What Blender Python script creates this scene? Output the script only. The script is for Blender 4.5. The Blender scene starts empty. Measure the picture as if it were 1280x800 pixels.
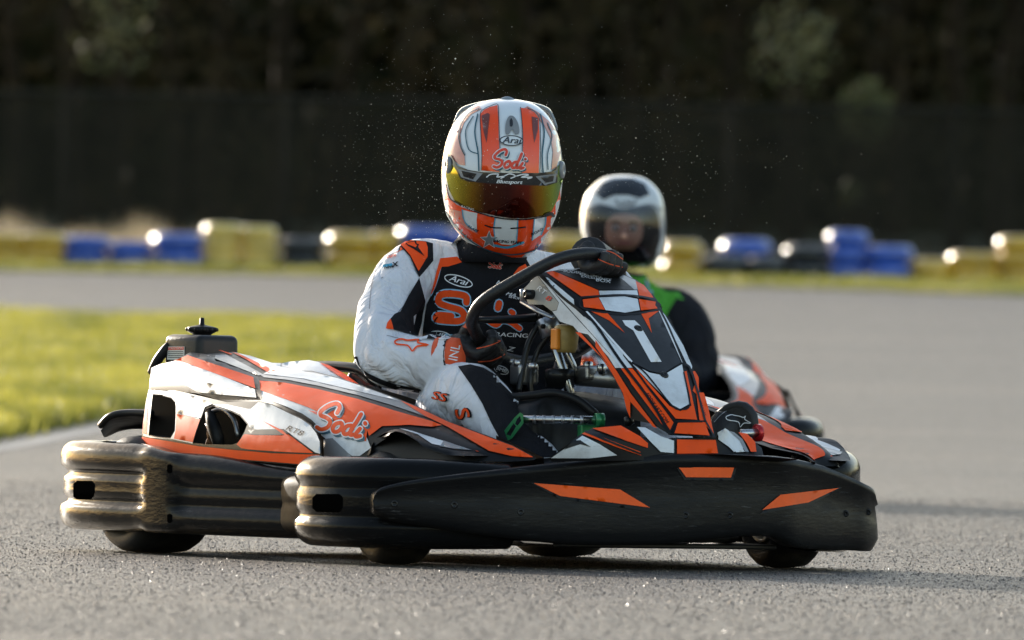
import bpy, bmesh, math, random
from mathutils import Vector, Matrix, noise
from mathutils.bvhtree import BVHTree
from mathutils.geometry import delaunay_2d_cdt

random.seed(7)
PI = math.pi
scene = bpy.context.scene
COL = scene.collection

# ------------------------------------------------------------------ camera
F_PX = 16640.0            # focal length measured in pixels of the 1280 px wide photograph
ROLL = 0.0197
CAM = Vector((0, 0, 0.56))
PITCH = math.atan(10 / F_PX)
_f = Vector((0, math.cos(PITCH), math.sin(PITCH)))
_r0 = Vector((1, 0, 0)); _u0 = _r0.cross(_f).normalized()
RIGHT = (_r0 * math.cos(ROLL) + _u0 * math.sin(ROLL)).normalized()
UP = RIGHT.cross(_f).normalized()
camd = bpy.data.cameras.new('camera'); cam = bpy.data.objects.new('camera', camd); COL.objects.link(cam)
M3 = Matrix((RIGHT, UP, -_f)).transposed()
cam.matrix_world = Matrix.Translation(CAM) @ M3.to_4x4()
camd.sensor_width = 36; camd.lens = F_PX / 1280 * 36
camd.clip_start = 1; camd.clip_end = 3000
camd.dof.use_dof = True; camd.dof.focus_distance = 31.7; camd.dof.aperture_fstop = 9.4
scene.camera = cam

TH = math.radians(31.5)
KO = Vector((-0.083, 32.0, 0))
ST, CT = math.sin(TH), math.cos(TH)

class Frame:
    """a kart's own frame: x forward, y to its left, z up"""
    def __init__(s, O, th):
        s.O = O; s.th = th
        s.F = Vector((math.sin(th), -math.cos(th), 0)); s.L = Vector((math.cos(th), math.sin(th), 0))
        s.C = s.loc(CAM)
    def loc(s, p):
        d = p - s.O
        return Vector((d.dot(s.F), d.dot(s.L), d.z))
    def locd(s, d): return Vector((d.dot(s.F), d.dot(s.L), d.z))
    def ray(s, px, py):
        d = _f + RIGHT * ((px - 640) / F_PX) + UP * ((400 - py) / F_PX)
        return s.locd(d.normalized())
    def K(s, px, py, a=None, b=None, z=None, pl=None):
        d = s.ray(px, py)
        if a is not None: t = (a - s.C.x) / d.x
        elif b is not None: t = (b - s.C.y) / d.y
        elif z is not None: t = (z - s.C.z) / d.z
        else:
            p0, n = pl; t = (p0 - s.C).dot(n) / d.dot(n)
        return s.C + d * t
    def rotz(s): return math.atan2(s.F.y, s.F.x)

K1 = Frame(KO, TH)
K = K1.K

# ------------------------------------------------------------------ materials
MATS = {}
def mat(name, col=(.5, .5, .5), rough=.5, metal=0, coat=0, noise_amt=0, noise_scale=20, bump=0, bump_scale=60, spec=.5,
        rough_var=0, trans=0, ior=1.45, sheen=0, col2=None, alpha=1, stretch=None, dirt=0, coat_rough=.08, crease=0, scratch=0):
    if name in MATS: return MATS[name]
    m = bpy.data.materials.new(name); m.use_nodes = True
    nt = m.node_tree; N = nt.nodes; L = nt.links
    b = N['Principled BSDF']
    def S(k, v):
        if k in b.inputs: b.inputs[k].default_value = v
    S('Base Color', (*col, 1)); S('Roughness', rough); S('Metallic', metal); S('Coat Weight', coat); S('Coat Roughness', coat_rough)
    S('Specular IOR Level', spec); S('Transmission Weight', trans); S('IOR', ior); S('Sheen Weight', sheen); S('Alpha', alpha)
    tc = N.new('ShaderNodeTexCoord'); src = tc.outputs['Object']
    if stretch:
        mp = N.new('ShaderNodeMapping'); mp.inputs['Scale'].default_value = stretch
        L.new(src, mp.inputs[0]); src = mp.outputs[0]
    def nz(sc, det=4, ro=.6):
        n = N.new('ShaderNodeTexNoise'); n.inputs['Scale'].default_value = sc; n.inputs['Detail'].default_value = det
        n.inputs['Roughness'].default_value = ro; L.new(src, n.inputs['Vector']); return n
    if noise_amt or col2:
        n = nz(noise_scale)
        r = N.new('ShaderNodeValToRGB')
        r.color_ramp.elements[0].position = .35; r.color_ramp.elements[1].position = .65
        c2 = col2 or tuple(c * (1 - noise_amt) for c in col)
        r.color_ramp.elements[0].color = (*c2, 1); r.color_ramp.elements[1].color = (*col, 1)
        L.new(n.outputs[0], r.inputs[0]); L.new(r.outputs[0], b.inputs['Base Color'])
        last = r.outputs[0]
    else: last = None
    if dirt:
        n = nz(9, 8, .7)
        r = N.new('ShaderNodeValToRGB'); r.color_ramp.elements[0].position = .48; r.color_ramp.elements[1].position = .72
        r.color_ramp.elements[0].color = (0, 0, 0, 1); r.color_ramp.elements[1].color = (dirt, dirt, dirt, 1)
        mx = N.new('ShaderNodeMix'); mx.data_type = 'RGBA'
        L.new(n.outputs[0], r.inputs[0]); L.new(r.outputs[0], mx.inputs['Factor'])
        if last: L.new(last, mx.inputs[6])
        else: mx.inputs[6].default_value = (*col, 1)
        mx.inputs[7].default_value = (.16, .14, .12, 1)
        L.new(mx.outputs[2], b.inputs['Base Color'])
    if rough_var:
        n = nz(14, 8, .7)
        mr = N.new('ShaderNodeMapRange'); mr.inputs[1].default_value = .3; mr.inputs[2].default_value = .7
        mr.inputs[3].default_value = max(0.02, rough - rough_var); mr.inputs[4].default_value = rough + rough_var
        L.new(n.outputs[0], mr.inputs[0]); L.new(mr.outputs[0], b.inputs['Roughness'])
    if bump:
        n = nz(bump_scale, 5)
        bp = N.new('ShaderNodeBump'); bp.inputs['Strength'].default_value = bump; bp.inputs['Distance'].default_value = .004
        L.new(n.outputs[0], bp.inputs['Height']); L.new(bp.outputs[0], b.inputs['Normal'])
    if scratch:
        mp = N.new('ShaderNodeMapping'); mp.inputs['Scale'].default_value = (1, 1, 16); mp.inputs['Rotation'].default_value = (.12, .06, 0); L.new(tc.outputs['Object'], mp.inputs[0])
        n = N.new('ShaderNodeTexNoise'); n.inputs['Scale'].default_value = 16; n.inputs['Detail'].default_value = 6; n.inputs['Roughness'].default_value = .75; L.new(mp.outputs[0], n.inputs['Vector'])
        n2 = nz(6, 3)
        r = N.new('ShaderNodeValToRGB'); r.color_ramp.elements[0].position = .60; r.color_ramp.elements[1].position = .66; r.color_ramp.elements[0].color = (0, 0, 0, 1); r.color_ramp.elements[1].color = (1, 1, 1, 1); L.new(n.outputs[0], r.inputs[0])
        r2 = N.new('ShaderNodeMapRange'); r2.inputs[1].default_value = .42; r2.inputs[2].default_value = .62; r2.inputs[4].default_value = scratch; L.new(n2.outputs[0], r2.inputs[0])
        mu = N.new('ShaderNodeMath'); mu.operation = 'MULTIPLY'; L.new(r.outputs[0], mu.inputs[0]); L.new(r2.outputs[0], mu.inputs[1])
        mx = N.new('ShaderNodeMix'); mx.data_type = 'RGBA'; L.new(mu.outputs[0], mx.inputs['Factor'])
        bc = b.inputs['Base Color']
        if bc.is_linked: L.new(bc.links[0].from_socket, mx.inputs[6])
        else: mx.inputs[6].default_value = (*col, 1)
        mx.inputs[7].default_value = (.085, .085, .088, 1); L.new(mx.outputs[2], bc)
    if crease:
        mp = N.new('ShaderNodeMapping'); mp.inputs['Scale'].default_value = (1, 1, .55); mp.inputs['Rotation'].default_value = (.5, .3, .4); L.new(tc.outputs['Object'], mp.inputs[0])
        n = N.new('ShaderNodeTexNoise'); n.inputs['Scale'].default_value = 13; n.inputs['Detail'].default_value = 3; n.inputs['Distortion'].default_value = 1.4; L.new(mp.outputs[0], n.inputs['Vector'])
        b2 = N.new('ShaderNodeBump'); b2.inputs['Strength'].default_value = crease; b2.inputs['Distance'].default_value = .034
        L.new(n.outputs[0], b2.inputs['Height'])
        if b.inputs['Normal'].is_linked: L.new(b.inputs['Normal'].links[0].from_socket, b2.inputs['Normal'])
        L.new(b2.outputs[0], b.inputs['Normal'])
    MATS[name] = m
    return m

WHITE = mat('white_plastic', (.74, .765, .80), .42, scratch=.25, coat=.1, noise_amt=.1, noise_scale=8, rough_var=.12, dirt=.4, bump=.06, bump_scale=30, coat_rough=.2)
GREYP = mat('grey_plastic', (.26, .27, .29), .4, coat=.3, noise_amt=.2, noise_scale=8, rough_var=.12, dirt=.3, coat_rough=.2)
ORANGE = mat('orange_plastic', (1.0, .088, .003), .5, scratch=.12, spec=.22, noise_amt=.1, noise_scale=10, rough_var=.12, dirt=.06, bump=.06, bump_scale=30, coat_rough=.22)
RED = mat('red_ink', (.75, .05, .02), .4)
DARK = mat('dark_plastic', (.010, .0105, .012), .42, spec=.25, rough_var=.12, dirt=.08)
LINE = mat('black_trim', (.006, .006, .007), .45, spec=.25)
RUBBER = mat('scuffed_bumper', (.007, .0072, .008), .15, scratch=.6, rough_var=.07, bump=.2, bump_scale=34, stretch=(1, 1, 2.5), spec=.10)
TYRE = mat('tyre_rubber', (.013, .013, .014), .62, bump=.3, bump_scale=80, dirt=.3)
TANK = mat('tank_plastic', (.016, .016, .017), .38, spec=.3, bump=.2, bump_scale=120)
STEEL = mat('bare_steel', (.5, .5, .5), .28, metal=1, rough_var=.12)
ALU = mat('cast_aluminium', (.42, .42, .43), .36, metal=.9, bump=.15)
CHAS = mat('chassis_paint', (.009, .009, .010), .35, coat=.15, spec=.3)
MATTE = mat('matte_black', (.005, .005, .005), .8, spec=.1)
GREEN = mat('green_anodised', (.02, .2, .07), .35, metal=.3, coat=.4)
AMBER = mat('brake_fluid_plastic', (.50, .36, .12), .45, noise_amt=.35, noise_scale=25)
PAPER = mat('sticker_paper', (.7, .7, .66), .5)
BLUEI = mat('blue_ink', (.05, .35, .55), .4)
NAVY = mat('dark_teal_ink', (.01, .09, .14), .4)
INKW = mat('white_ink', (.78, .78, .8), .45)

# ------------------------------------------------------------------ mesh building
class MB:
    def __init__(s): s.v = []; s.f = []; s.m = []; s.mats = []; s.sm = []
    def mi(s, m):
        if m not in s.mats: s.mats.append(m)
        return s.mats.index(m)
    def add(s, vs, fs, m, smooth=True):
        o = len(s.v); k = s.mi(m)
        s.v += [tuple(p) for p in vs]
        for f in fs: s.f.append([i + o for i in f]); s.m.append(k); s.sm.append(smooth)
        return s
    def merge(s, o, xf=None, skip=()):
        vs = [xf(Vector(p)) for p in o.v] if xf else o.v
        base = len(s.v); s.v += [tuple(p) for p in vs]
        for f, m, sm in zip(o.f, o.m, o.sm):
            s.f.append([i + base for i in f]); s.m.append(s.mi(o.mats[m])); s.sm.append(sm)
        return s
    def mirrored(s):
        o = MB(); o.v = [(p[0], -p[1], p[2]) for p in s.v]; o.f = [list(reversed(f)) for f in s.f]
        o.m = list(s.m); o.mats = list(s.mats); o.sm = list(s.sm); return o
    def mesh(s, name):
        me = bpy.data.meshes.new(name); me.from_pydata(s.v, [], s.f)
        for m in s.mats: me.materials.append(m)
        me.polygons.foreach_set('material_index', s.m)
        me.polygons.foreach_set('use_smooth', s.sm)
        me.update(); return me
    def build(s, name, parent=None, label=None):
        o = bpy.data.objects.new(name, s.mesh(name)); COL.objects.link(o)
        if parent: o.parent = parent
        if label: o['label'] = label
        return o
    def bvh(s): return BVHTree.FromPolygons([Vector(p) for p in s.v], s.f)

def tag(o, label=None, cat=None, group=None, kind=None):
    if label: o['label'] = label
    if cat: o['category'] = cat
    if group: o['group'] = group
    if kind: o['kind'] = kind
    return o
def empty(name, loc=(0, 0, 0), rz=0, **k):
    o = bpy.data.objects.new(name, None); COL.objects.link(o); o.location = loc; o.rotation_euler = (0, 0, rz)
    o.empty_display_size = .2
    return tag(o, **k)
def copy_tree(o, parent=None, src=None):
    kids = [c for c in o.children]
    c = o.copy(); COL.objects.link(c)
    if parent: c.parent = parent
    for ch in kids: copy_tree(ch, c)
    return c

def catmull(p0, p1, p2, p3, t):
    t2 = t * t; t3 = t2 * t
    return ((p1 * 2) + (p2 - p0) * t + (p0 * 2 - p1 * 5 + p2 * 4 - p3) * t2 + (p1 * 3 - p0 - p2 * 3 + p3) * t3) * .5
def spline(pts, n=6, closed=False):
    pts = [Vector(p) for p in pts]; out = []; N = len(pts)
    segs = N if closed else N - 1
    for i in range(segs):
        if closed: a, b, c, d = pts[i - 1], pts[i], pts[(i + 1) % N], pts[(i + 2) % N]
        else:
            b, c = pts[i], pts[i + 1]
            a = pts[i - 1] if i > 0 else b * 2 - c
            d = pts[i + 2] if i + 2 < N else c * 2 - b
        for k in range(n): out.append(catmull(a, b, c, d, k / n))
    if not closed: out.append(pts[-1])
    return out
def patch(rows, nu=6, nv=5):
    R = [spline(r, nu) for r in rows]
    cols = [spline([R[j][i] for j in range(len(R))], nv) for i in range(len(R[0]))]
    H = len(cols[0]); W = len(cols)
    vs = [p for c in cols for p in c]
    fs = [(i * H + j, i * H + j + 1, (i + 1) * H + j + 1, (i + 1) * H + j) for i in range(W - 1) for j in range(H - 1)]
    return vs, fs
def guide(rows, nu=6, nv=5, fr=K1):
    vs, fs = patch(rows, nu, nv)
    return BVHTree.FromPolygons(vs, fs)

def ring_frame(pts, closed=False, up=Vector((0, 0, 1))):
    n = len(pts); out = []; prev = None
    for i in range(n):
        a = pts[i - 1] if (i > 0 or closed) else pts[i]; b = pts[(i + 1) % n] if (i < n - 1 or closed) else pts[i]
        t = (b - a).normalized()
        if prev is None:
            u = up if abs(t.dot(up)) < .9 else Vector((1, 0, 0))
            x = t.cross(u).normalized()
        else:
            x = (prev - t * prev.dot(t)).normalized()
        prev = x; out.append((x, t.cross(x).normalized(), t))
    return out
def tube(mb, pts, r, m, n=10, closed=False, smooth_n=0, caps=True, sq=1.0):
    pts = [Vector(p) for p in pts]
    if isinstance(r, (int, float)): r = [r] * len(pts)
    if smooth_n:
        rr = [Vector((x, 0, 0)) for x in r]
        pts2 = spline(pts, smooth_n, closed); r = [max(p.x, .0005) for p in spline(rr, smooth_n, closed)]; pts = pts2
    fr = ring_frame(pts, closed); vs = []; fs = []
    for p, (x, y, t), q in zip(pts, fr, r):
        for k in range(n):
            a = 2 * PI * k / n; vs.append(p + x * (math.cos(a) * q) + y * (math.sin(a) * q * sq))
    N = len(pts)
    for i in range(N if closed else N - 1):
        j = (i + 1) % N
        for k in range(n): fs.append((i * n + k, i * n + (k + 1) % n, j * n + (k + 1) % n, j * n + k))
    if caps and not closed:
        o = len(vs); vs += [pts[0] - fr[0][2] * r[0] * .35, pts[-1] + fr[-1][2] * r[-1] * .35]
        for k in range(n):
            fs.append((o, (k + 1) % n, k)); fs.append((o + 1, (N - 1) * n + k, (N - 1) * n + (k + 1) % n))
    mb.add(vs, fs, m); return mb
def rings(mb, rs, m, caps=True, smooth=True):
    """loft through rings of equal vertex count"""
    n = len(rs[0]); vs = [p for r in rs for p in r]; fs = []
    for i in range(len(rs) - 1):
        for k in range(n): fs.append((i * n + k, i * n + (k + 1) % n, (i + 1) * n + (k + 1) % n, (i + 1) * n + k))
    if caps:
        for rr, fl in ((0, True), (len(rs) - 1, False)):
            c = sum((Vector(p) for p in rs[rr]), Vector()) / n; vs.append(c); ci = len(vs) - 1
            for k in range(n):
                a, b = rr * n + k, rr * n + (k + 1) % n
                fs.append((ci, b, a) if fl else (ci, a, b))
    mb.add(vs, fs, m, smooth); return mb
def ell(c, x, y, n=24, p=2.0):
    out = []
    for k in range(n):
        a = 2 * PI * k / n; ca, sa = math.cos(a), math.sin(a)
        q = (abs(ca) ** p + abs(sa) ** p) ** (-1 / p)
        out.append(Vector(c) + Vector(x) * ca * q + Vector(y) * sa * q)
    return out
def lathe(mb, c, axis, prof, m, n=32, smooth=True):
    """prof: (distance along axis, radius)"""
    axis = Vector(axis).normalized(); u = Vector((0, 0, 1)) if abs(axis.z) < .9 else Vector((1, 0, 0))
    x = axis.cross(u).normalized(); y = axis.cross(x)
    rs = [[Vector(c) + axis * d + (x * math.cos(2 * PI * k / n) + y * math.sin(2 * PI * k / n)) * max(r, .0003) for k in range(n)] for d, r in prof]
    rings(mb, rs, m, smooth=smooth); return mb
def rbox(mb, c, size, m, r=.01, rot=None, n=3):
    """box with rounded edges"""
    c = Vector(c); bm = bmesh.new(); bmesh.ops.create_cube(bm, size=1)
    for v in bm.verts: v.co = Vector((v.co.x * size[0], v.co.y * size[1], v.co.z * size[2]))
    if r: bmesh.ops.bevel(bm, geom=bm.edges[:], offset=min(r, min(size) * .49), segments=n, profile=.5, affect='EDGES')
    R = rot or Matrix.Identity(3)
    vs = [c + R @ v.co for v in bm.verts]; bm.verts.index_update()
    fs = [[v.index for v in f.verts] for f in bm.faces]; bm.free()
    mb.add(vs, fs, m, r > 0.004 and False); return mb
def ball(mb, c, r, m, n=12, sc=(1, 1, 1)):
    rs = []
    for i in range(1, n):
        t = PI * i / n
        rs.append([Vector(c) + Vector((math.cos(2 * PI * k / (2 * n)) * math.sin(t) * r * sc[0], math.sin(2 * PI * k / (2 * n)) * math.sin(t) * r * sc[1], math.cos(t) * r * sc[2])) for k in range(2 * n)])
    rings(mb, rs, m); return mb

# ---- flat graphics laid on real surfaces
def inside(loops, x, y):
    c = False
    for lp in loops:
        n = len(lp); j = n - 1
        for i in range(n):
            xi, yi = lp[i]; xj, yj = lp[j]
            if (yi > y) != (yj > y) and x < (xj - xi) * (y - yi) / (yj - yi) + xi: c = not c
            j = i
    return c
def fill2d(loops, step):
    vs = []; es = []; seen = {}
    for lp in loops:
        pts = []
        for i in range(len(lp)):
            a = lp[i]; b = lp[(i + 1) % len(lp)]; L = math.hypot(b[0] - a[0], b[1] - a[1])
            if L < 1e-6: continue
            k = max(1, int(L / step + .5))
            for q in range(k): pts.append((a[0] + (b[0] - a[0]) * q / k, a[1] + (b[1] - a[1]) * q / k))
        o = len(vs); vs += pts; es += [(o + i, o + (i + 1) % len(pts)) for i in range(len(pts))]
    xs = [p[0] for p in vs]; ys = [p[1] for p in vs]
    nb = len(vs); cell = {}
    for p in vs: cell.setdefault((int(p[0] / step), int(p[1] / step)), []).append(p)
    y = min(ys) + step * .5
    while y < max(ys):
        x = min(xs) + step * .5
        while x < max(xs):
            if inside(loops, x, y):
                ci, cj = int(x / step), int(y / step); ok = True
                for di in (-1, 0, 1):
                    for dj in (-1, 0, 1):
                        for p in cell.get((ci + di, cj + dj), ()):
                            if abs(p[0] - x) + abs(p[1] - y) < step * .5: ok = False
                if ok: vs.append((x, y))
            x += step
        y += step
    r = delaunay_2d_cdt([Vector(p) for p in vs], es, [], 0, 1e-5)
    V = [(p.x, p.y) for p in r[0]]; T = []
    for f in r[2]:
        cx = sum(V[i][0] for i in f) / 3; cy = sum(V[i][1] for i in f) / 3
        if inside(loops, cx, cy): T.append(list(f))
    return V, T
def onto(V, bvh, off, fr=K1, maxd=1e9):
    out = [None] * len(V); ts = []
    for i, (px, py) in enumerate(V):
        d = fr.ray(px, py); h = bvh.ray_cast(fr.C, d)
        if h[0] is not None:
            n = h[1] if h[1].dot(d) < 0 else -h[1]
            out[i] = h[0] + n * off * .6 - d * off * .6; ts.append(h[3])
    tm = sum(ts) / len(ts) if ts else 32
    for i, (px, py) in enumerate(V):
        if out[i] is None:
            d = fr.ray(px, py); p = fr.C + d * tm; h = bvh.find_nearest(p)
            out[i] = h[0] - d * off
    return out
def orient(fs, P, eye):
    out = []
    for f in fs:
        a, b, c = P[f[0]], P[f[1]], P[f[2]]
        n = (b - a).cross(c - a)
        out.append(f if n.dot(eye - a) > 0 else list(reversed(f)))
    return out
def decal(mb, loops, m, bvh, lvl=1, step=6, fr=K1, sm=False, base=.0008):
    if not isinstance(loops[0][0], (tuple, list)): loops = [loops]
    if sm: loops = [[(p.x, p.y) for p in spline([(a, b, 0) for a, b in lp], 4, True)] for lp in loops]
    V, T = fill2d(loops, step)
    P = onto(V, bvh, base + .0009 * lvl, fr)
    mb.add(P, orient(T, P, fr.C), m); return mb
def shell(mb, loops, m, bvh, thick=.005, step=6, fr=K1, sm=False, edge=None):
    if not isinstance(loops[0][0], (tuple, list)): loops = [loops]
    if sm: loops = [[(p.x, p.y) for p in spline([(a, b, 0) for a, b in lp], 4, True)] for lp in loops]
    V, T = fill2d(loops, step)
    P = onto(V, bvh, 0, fr); T = orient(T, P, fr.C); n = len(P)
    Q = []
    for (px, py), p in zip(V, P): Q.append(p + fr.ray(px, py) * thick)
    cnt = {}
    for f in T:
        for i in range(3):
            e = (f[i], f[(i + 1) % 3]); k = tuple(sorted(e)); cnt.setdefault(k, []).append(e)
    side = [(e[0][1], e[0][0], e[0][0] + n, e[0][1] + n) for k, e in cnt.items() if len(e) == 1]
    mb.add(P + Q, T + [[i + n for i in reversed(f)] for f in T], m)
    mb.add(P + Q, side, edge or LINE, False); return mb
def ribbon(pts, w, closed=False, n=5):
    """outline loop(s) of a stroke of width w (or list of widths)"""
    if n: P = [(p.x, p.y) for p in spline([(a, b, 0) for a, b in pts], n, closed)]
    else: P = list(pts)
    N = len(P); W = [w] * N if isinstance(w, (int, float)) else [w[min(int(i * len(w) / N), len(w) - 1)] for i in range(N)]
    Lf, Rt = [], []
    for i in range(N):
        a = P[i - 1] if (i > 0 or closed) else P[i]; b = P[(i + 1) % N] if (i < N - 1 or closed) else P[i]
        dx, dy = b[0] - a[0], b[1] - a[1]; l = math.hypot(dx, dy) or 1; nx, ny = -dy / l * W[i] / 2, dx / l * W[i] / 2
        Lf.append((P[i][0] + nx, P[i][1] + ny)); Rt.append((P[i][0] - nx, P[i][1] - ny))
    if closed: return [Lf, Rt]
    def cap(c, frm, to):
        a0 = math.atan2(frm[1] - c[1], frm[0] - c[0]); r = math.hypot(frm[0] - c[0], frm[1] - c[1]); o = []
        for k in range(1, 4): o.append((c[0] + r * math.cos(a0 - PI * k / 4), c[1] + r * math.sin(a0 - PI * k / 4)))
        return o
    return [Lf + cap(P[-1], Lf[-1], Rt[-1]) + Rt[::-1] + cap(P[0], Rt[0], Lf[0])]
def strip(mb, pts, w, m, bvh, lvl=3, fr=K1, closed=False, n=4, step=5):
    """a stroke as quads laid on a surface: tolerant of self-overlap"""
    P2 = [(p.x, p.y) for p in spline([(a, b, 0) for a, b in pts], n, closed)] if n else list(pts)
    N = len(P2); segs = N if closed else N - 1; L, R = [], []
    for i in range(N):
        a = P2[i - 1] if (i > 0 or closed) else P2[i]; b = P2[(i + 1) % N] if (i < N - 1 or closed) else P2[i]
        dx, dy = b[0] - a[0], b[1] - a[1]; l = math.hypot(dx, dy) or 1; nx, ny = -dy / l * w / 2, dx / l * w / 2
        L.append((P2[i][0] + nx, P2[i][1] + ny)); R.append((P2[i][0] - nx, P2[i][1] - ny))
    V = L + R; fs = []
    for i in range(segs):
        j = (i + 1) % N; fs.append([i, j, N + j, N + i])
    if not closed:
        for e in (0, N - 1):
            c = len(V); V.append(P2[e]); k0 = c + 1
            for k in range(8): V.append((P2[e][0] + w / 2 * math.cos(k * PI / 4), P2[e][1] + w / 2 * math.sin(k * PI / 4)))
            for k in range(8): fs.append([c, k0 + k, k0 + (k + 1) % 8])
    P = onto(V, bvh, .0008 + .0009 * lvl, fr)
    mb.add(P, orient(fs, P, fr.C), m); return mb

_txt = {}
def text_loops(s, shear=0):
    key = (s, shear)
    if key in _txt: return _txt[key]
    cu = bpy.data.curves.new('t', 'FONT'); cu.body = s; cu.shear = shear; cu.size = 1; cu.fill_mode = 'NONE'; cu.resolution_u = 3
    cu.align_x = 'CENTER'; cu.align_y = 'CENTER'
    o = bpy.data.objects.new('t', cu); COL.objects.link(o)
    dg = bpy.context.evaluated_depsgraph_get(); me = bpy.data.meshes.new_from_object(o.evaluated_get(dg))
    adj = {}
    for e in me.edges:
        a, b = e.vertices; adj.setdefault(a, []).append(b); adj.setdefault(b, []).append(a)
    loops = []; seen = set()
    for st in adj:
        if st in seen: continue
        lp = [st]; seen.add(st); cur = st
        while True:
            nx = [q for q in adj[cur] if q not in seen]
            if not nx: break
            cur = nx[0]; seen.add(cur); lp.append(cur)
        if len(lp) > 2: loops.append([(me.vertices[i].co.x, me.vertices[i].co.y) for i in lp])
    bpy.data.objects.remove(o); bpy.data.curves.remove(cu); bpy.data.meshes.remove(me)
    _txt[key] = loops; return loops
def text(mb, s, c, h, m, bvh, ang=0, sx=1, shear=0, lvl=4, fr=K1, bold=0):
    """lettering h pixels high centred on c, baseline turned by ang degrees (clockwise in the picture)"""
    ca, sa = math.cos(math.radians(ang)), math.sin(math.radians(ang)); out = []
    for lp in text_loops(s, shear):
        o = []
        for x, y in lp:
            X = x * h * 1.35 * sx; Y = -y * h * 1.35
            o.append((c[0] + X * ca - Y * sa, c[1] + X * sa + Y * ca))
        out.append(o)
    if bold:
        # fatten by laying a second, slightly shifted copy on the layer above
        decal(mb, [[(x + bold, y) for x, y in lp] for lp in out], m, bvh, lvl + .4, max(2.5, h / 2), fr)
    decal(mb, out, m, bvh, lvl, max(2.5, h / 2), fr); return mb
def sodi(mb, c, s, bvh, cols, lvl=4, fr=K1, ang=0, sh=True):
    """brush script of four letters; s = scale in pixels per unit (unit = letter x-height)"""
    S = [(1.02, -.50), (1.12, -1.0), (.82, -1.25), (.2, -.95), (-.35, -.35), (-.3, .0), (.25, .1), (.62, .35), (.5, .85), (.0, 1.15), (-.4, 1.05)]
    o = [(1.45, .25), (1.1, .45), (.95, .85), (1.15, 1.1), (1.5, .95), (1.7, .55), (1.6, .28)]
    d = [(2.45, .25), (2.1, .4), (1.9, .8), (2.05, 1.1), (2.4, .95), (2.62, .5)]
    d2 = [(3.05, -.85), (2.85, -.2), (2.5, .7), (2.55, 1.05), (2.85, .95)]
    i1 = [(3.25, .35), (3.0, .85), (3.05, 1.1), (3.4, .95)]
    dot = [(3.55, -.2), (3.6, -.15)]
    ca, sa = math.cos(math.radians(ang)), math.sin(math.radians(ang))
    def T(pts, dx=0, dy=0): return [(c[0] + (x - 1.6) * s * ca - y * s * sa + dx, c[1] + (x - 1.6) * s * sa + y * s * ca + dy) for x, y in pts]
    red, wh, sd = cols
    parts = [(S, False), (o, True), (d, False), (d2, False), (i1, False), (dot, False)]
    if sh:
        for p, cl in parts: strip(mb, T(p, s * .16, s * .2), s * .48, sd, bvh, lvl, fr, cl)
    for p, cl in parts: strip(mb, T(p), s * .56, wh, bvh, lvl + 1, fr, cl)
    for p, cl in parts: strip(mb, T(p), s * .34, red, bvh, lvl + 2, fr, cl)
    return mb
# ------------------------------------------------------------------ the kart (kart frame: x forward, y left, z up)
kart = empty('go_kart', KO, K1.rotz(), label='orange, white and black kart in front, numbered 1 on its nose, cornering on the asphalt', cat='go-kart', group='karts on the track')
X = Vector((1, 0, 0)); Y = Vector((0, 1, 0)); Z = Vector((0, 0, 1))
def part(name, mb, parent=None, label=None): return mb.build(name, parent or kart, label)
def Kr(pts): return [K(p[0], p[1], b=p[2]) for p in pts]
def C5(*p): return [(170 + .2 * x, 400 + .2 * y) for x, y in p]
def C6(*p): return [(320 + .2 * x, 440 + .2 * y) for x, y in p]
def C2(*p): return [(380 + .4 * x, 400 + .4 * y) for x, y in p]
def C3(*p): return [(640 + .35 * x, 320 + .35 * y) for x, y in p]
def CD(*p): return [(620 + .1875 * x, 440 + .1875 * y) for x, y in p]
def CK(*p): return [(640 + .175 * x, 320 + .175 * y) for x, y in p]
def CL(*p): return [(840 + .175 * x, 420 + .175 * y) for x, y in p]
def C4(*p): return [(800 + .375 * x, 440 + .375 * y) for x, y in p]

# --- right side pod: guides
GU = guide([Kr([(180, 440, -.38), (236, 434, -.36), (296, 436, -.33), (345, 446, -.33), (400, 452, -.31), (440, 462, -.30), (520, 496, -.30), (590, 530, -.31), (640, 552, -.32), (690, 572, -.33)]),
            Kr([(184, 452, -.44), (238, 442, -.44), (300, 452, -.43), (345, 458, -.42), (400, 465, -.40), (445, 476, -.38), (520, 503, -.38), (590, 537, -.37), (640, 556, -.365), (690, 574, -.36)]),
            Kr([(182, 458, -.51), (240, 445, -.52), (318, 472, -.525), (350, 476, -.525), (400, 485, -.52), (450, 496, -.515), (520, 518, -.49), (590, 547, -.45), (640, 560, -.405), (690, 578, -.37)]),
            Kr([(178, 478, -.56), (236, 478, -.575), (318, 495, -.585), (352, 500, -.59), (400, 512, -.585), (450, 522, -.575), (520, 536, -.54), (590, 556, -.49), (640, 568, -.415), (690, 586, -.375)]),
            Kr([(174, 510, -.565), (236, 515, -.585), (318, 530, -.60), (352, 545, -.61), (400, 560, -.61), (450, 570, -.60), (520, 574, -.56), (590, 576, -.51), (640, 580, -.42), (690, 596, -.38)]),
            Kr([(170, 600, -.565), (236, 600, -.585), (318, 600, -.60), (352, 600, -.61), (400, 605, -.61), (450, 605, -.60), (520, 605, -.56), (590, 605, -.51), (640, 605, -.42), (690, 612, -.38)])])
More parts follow.
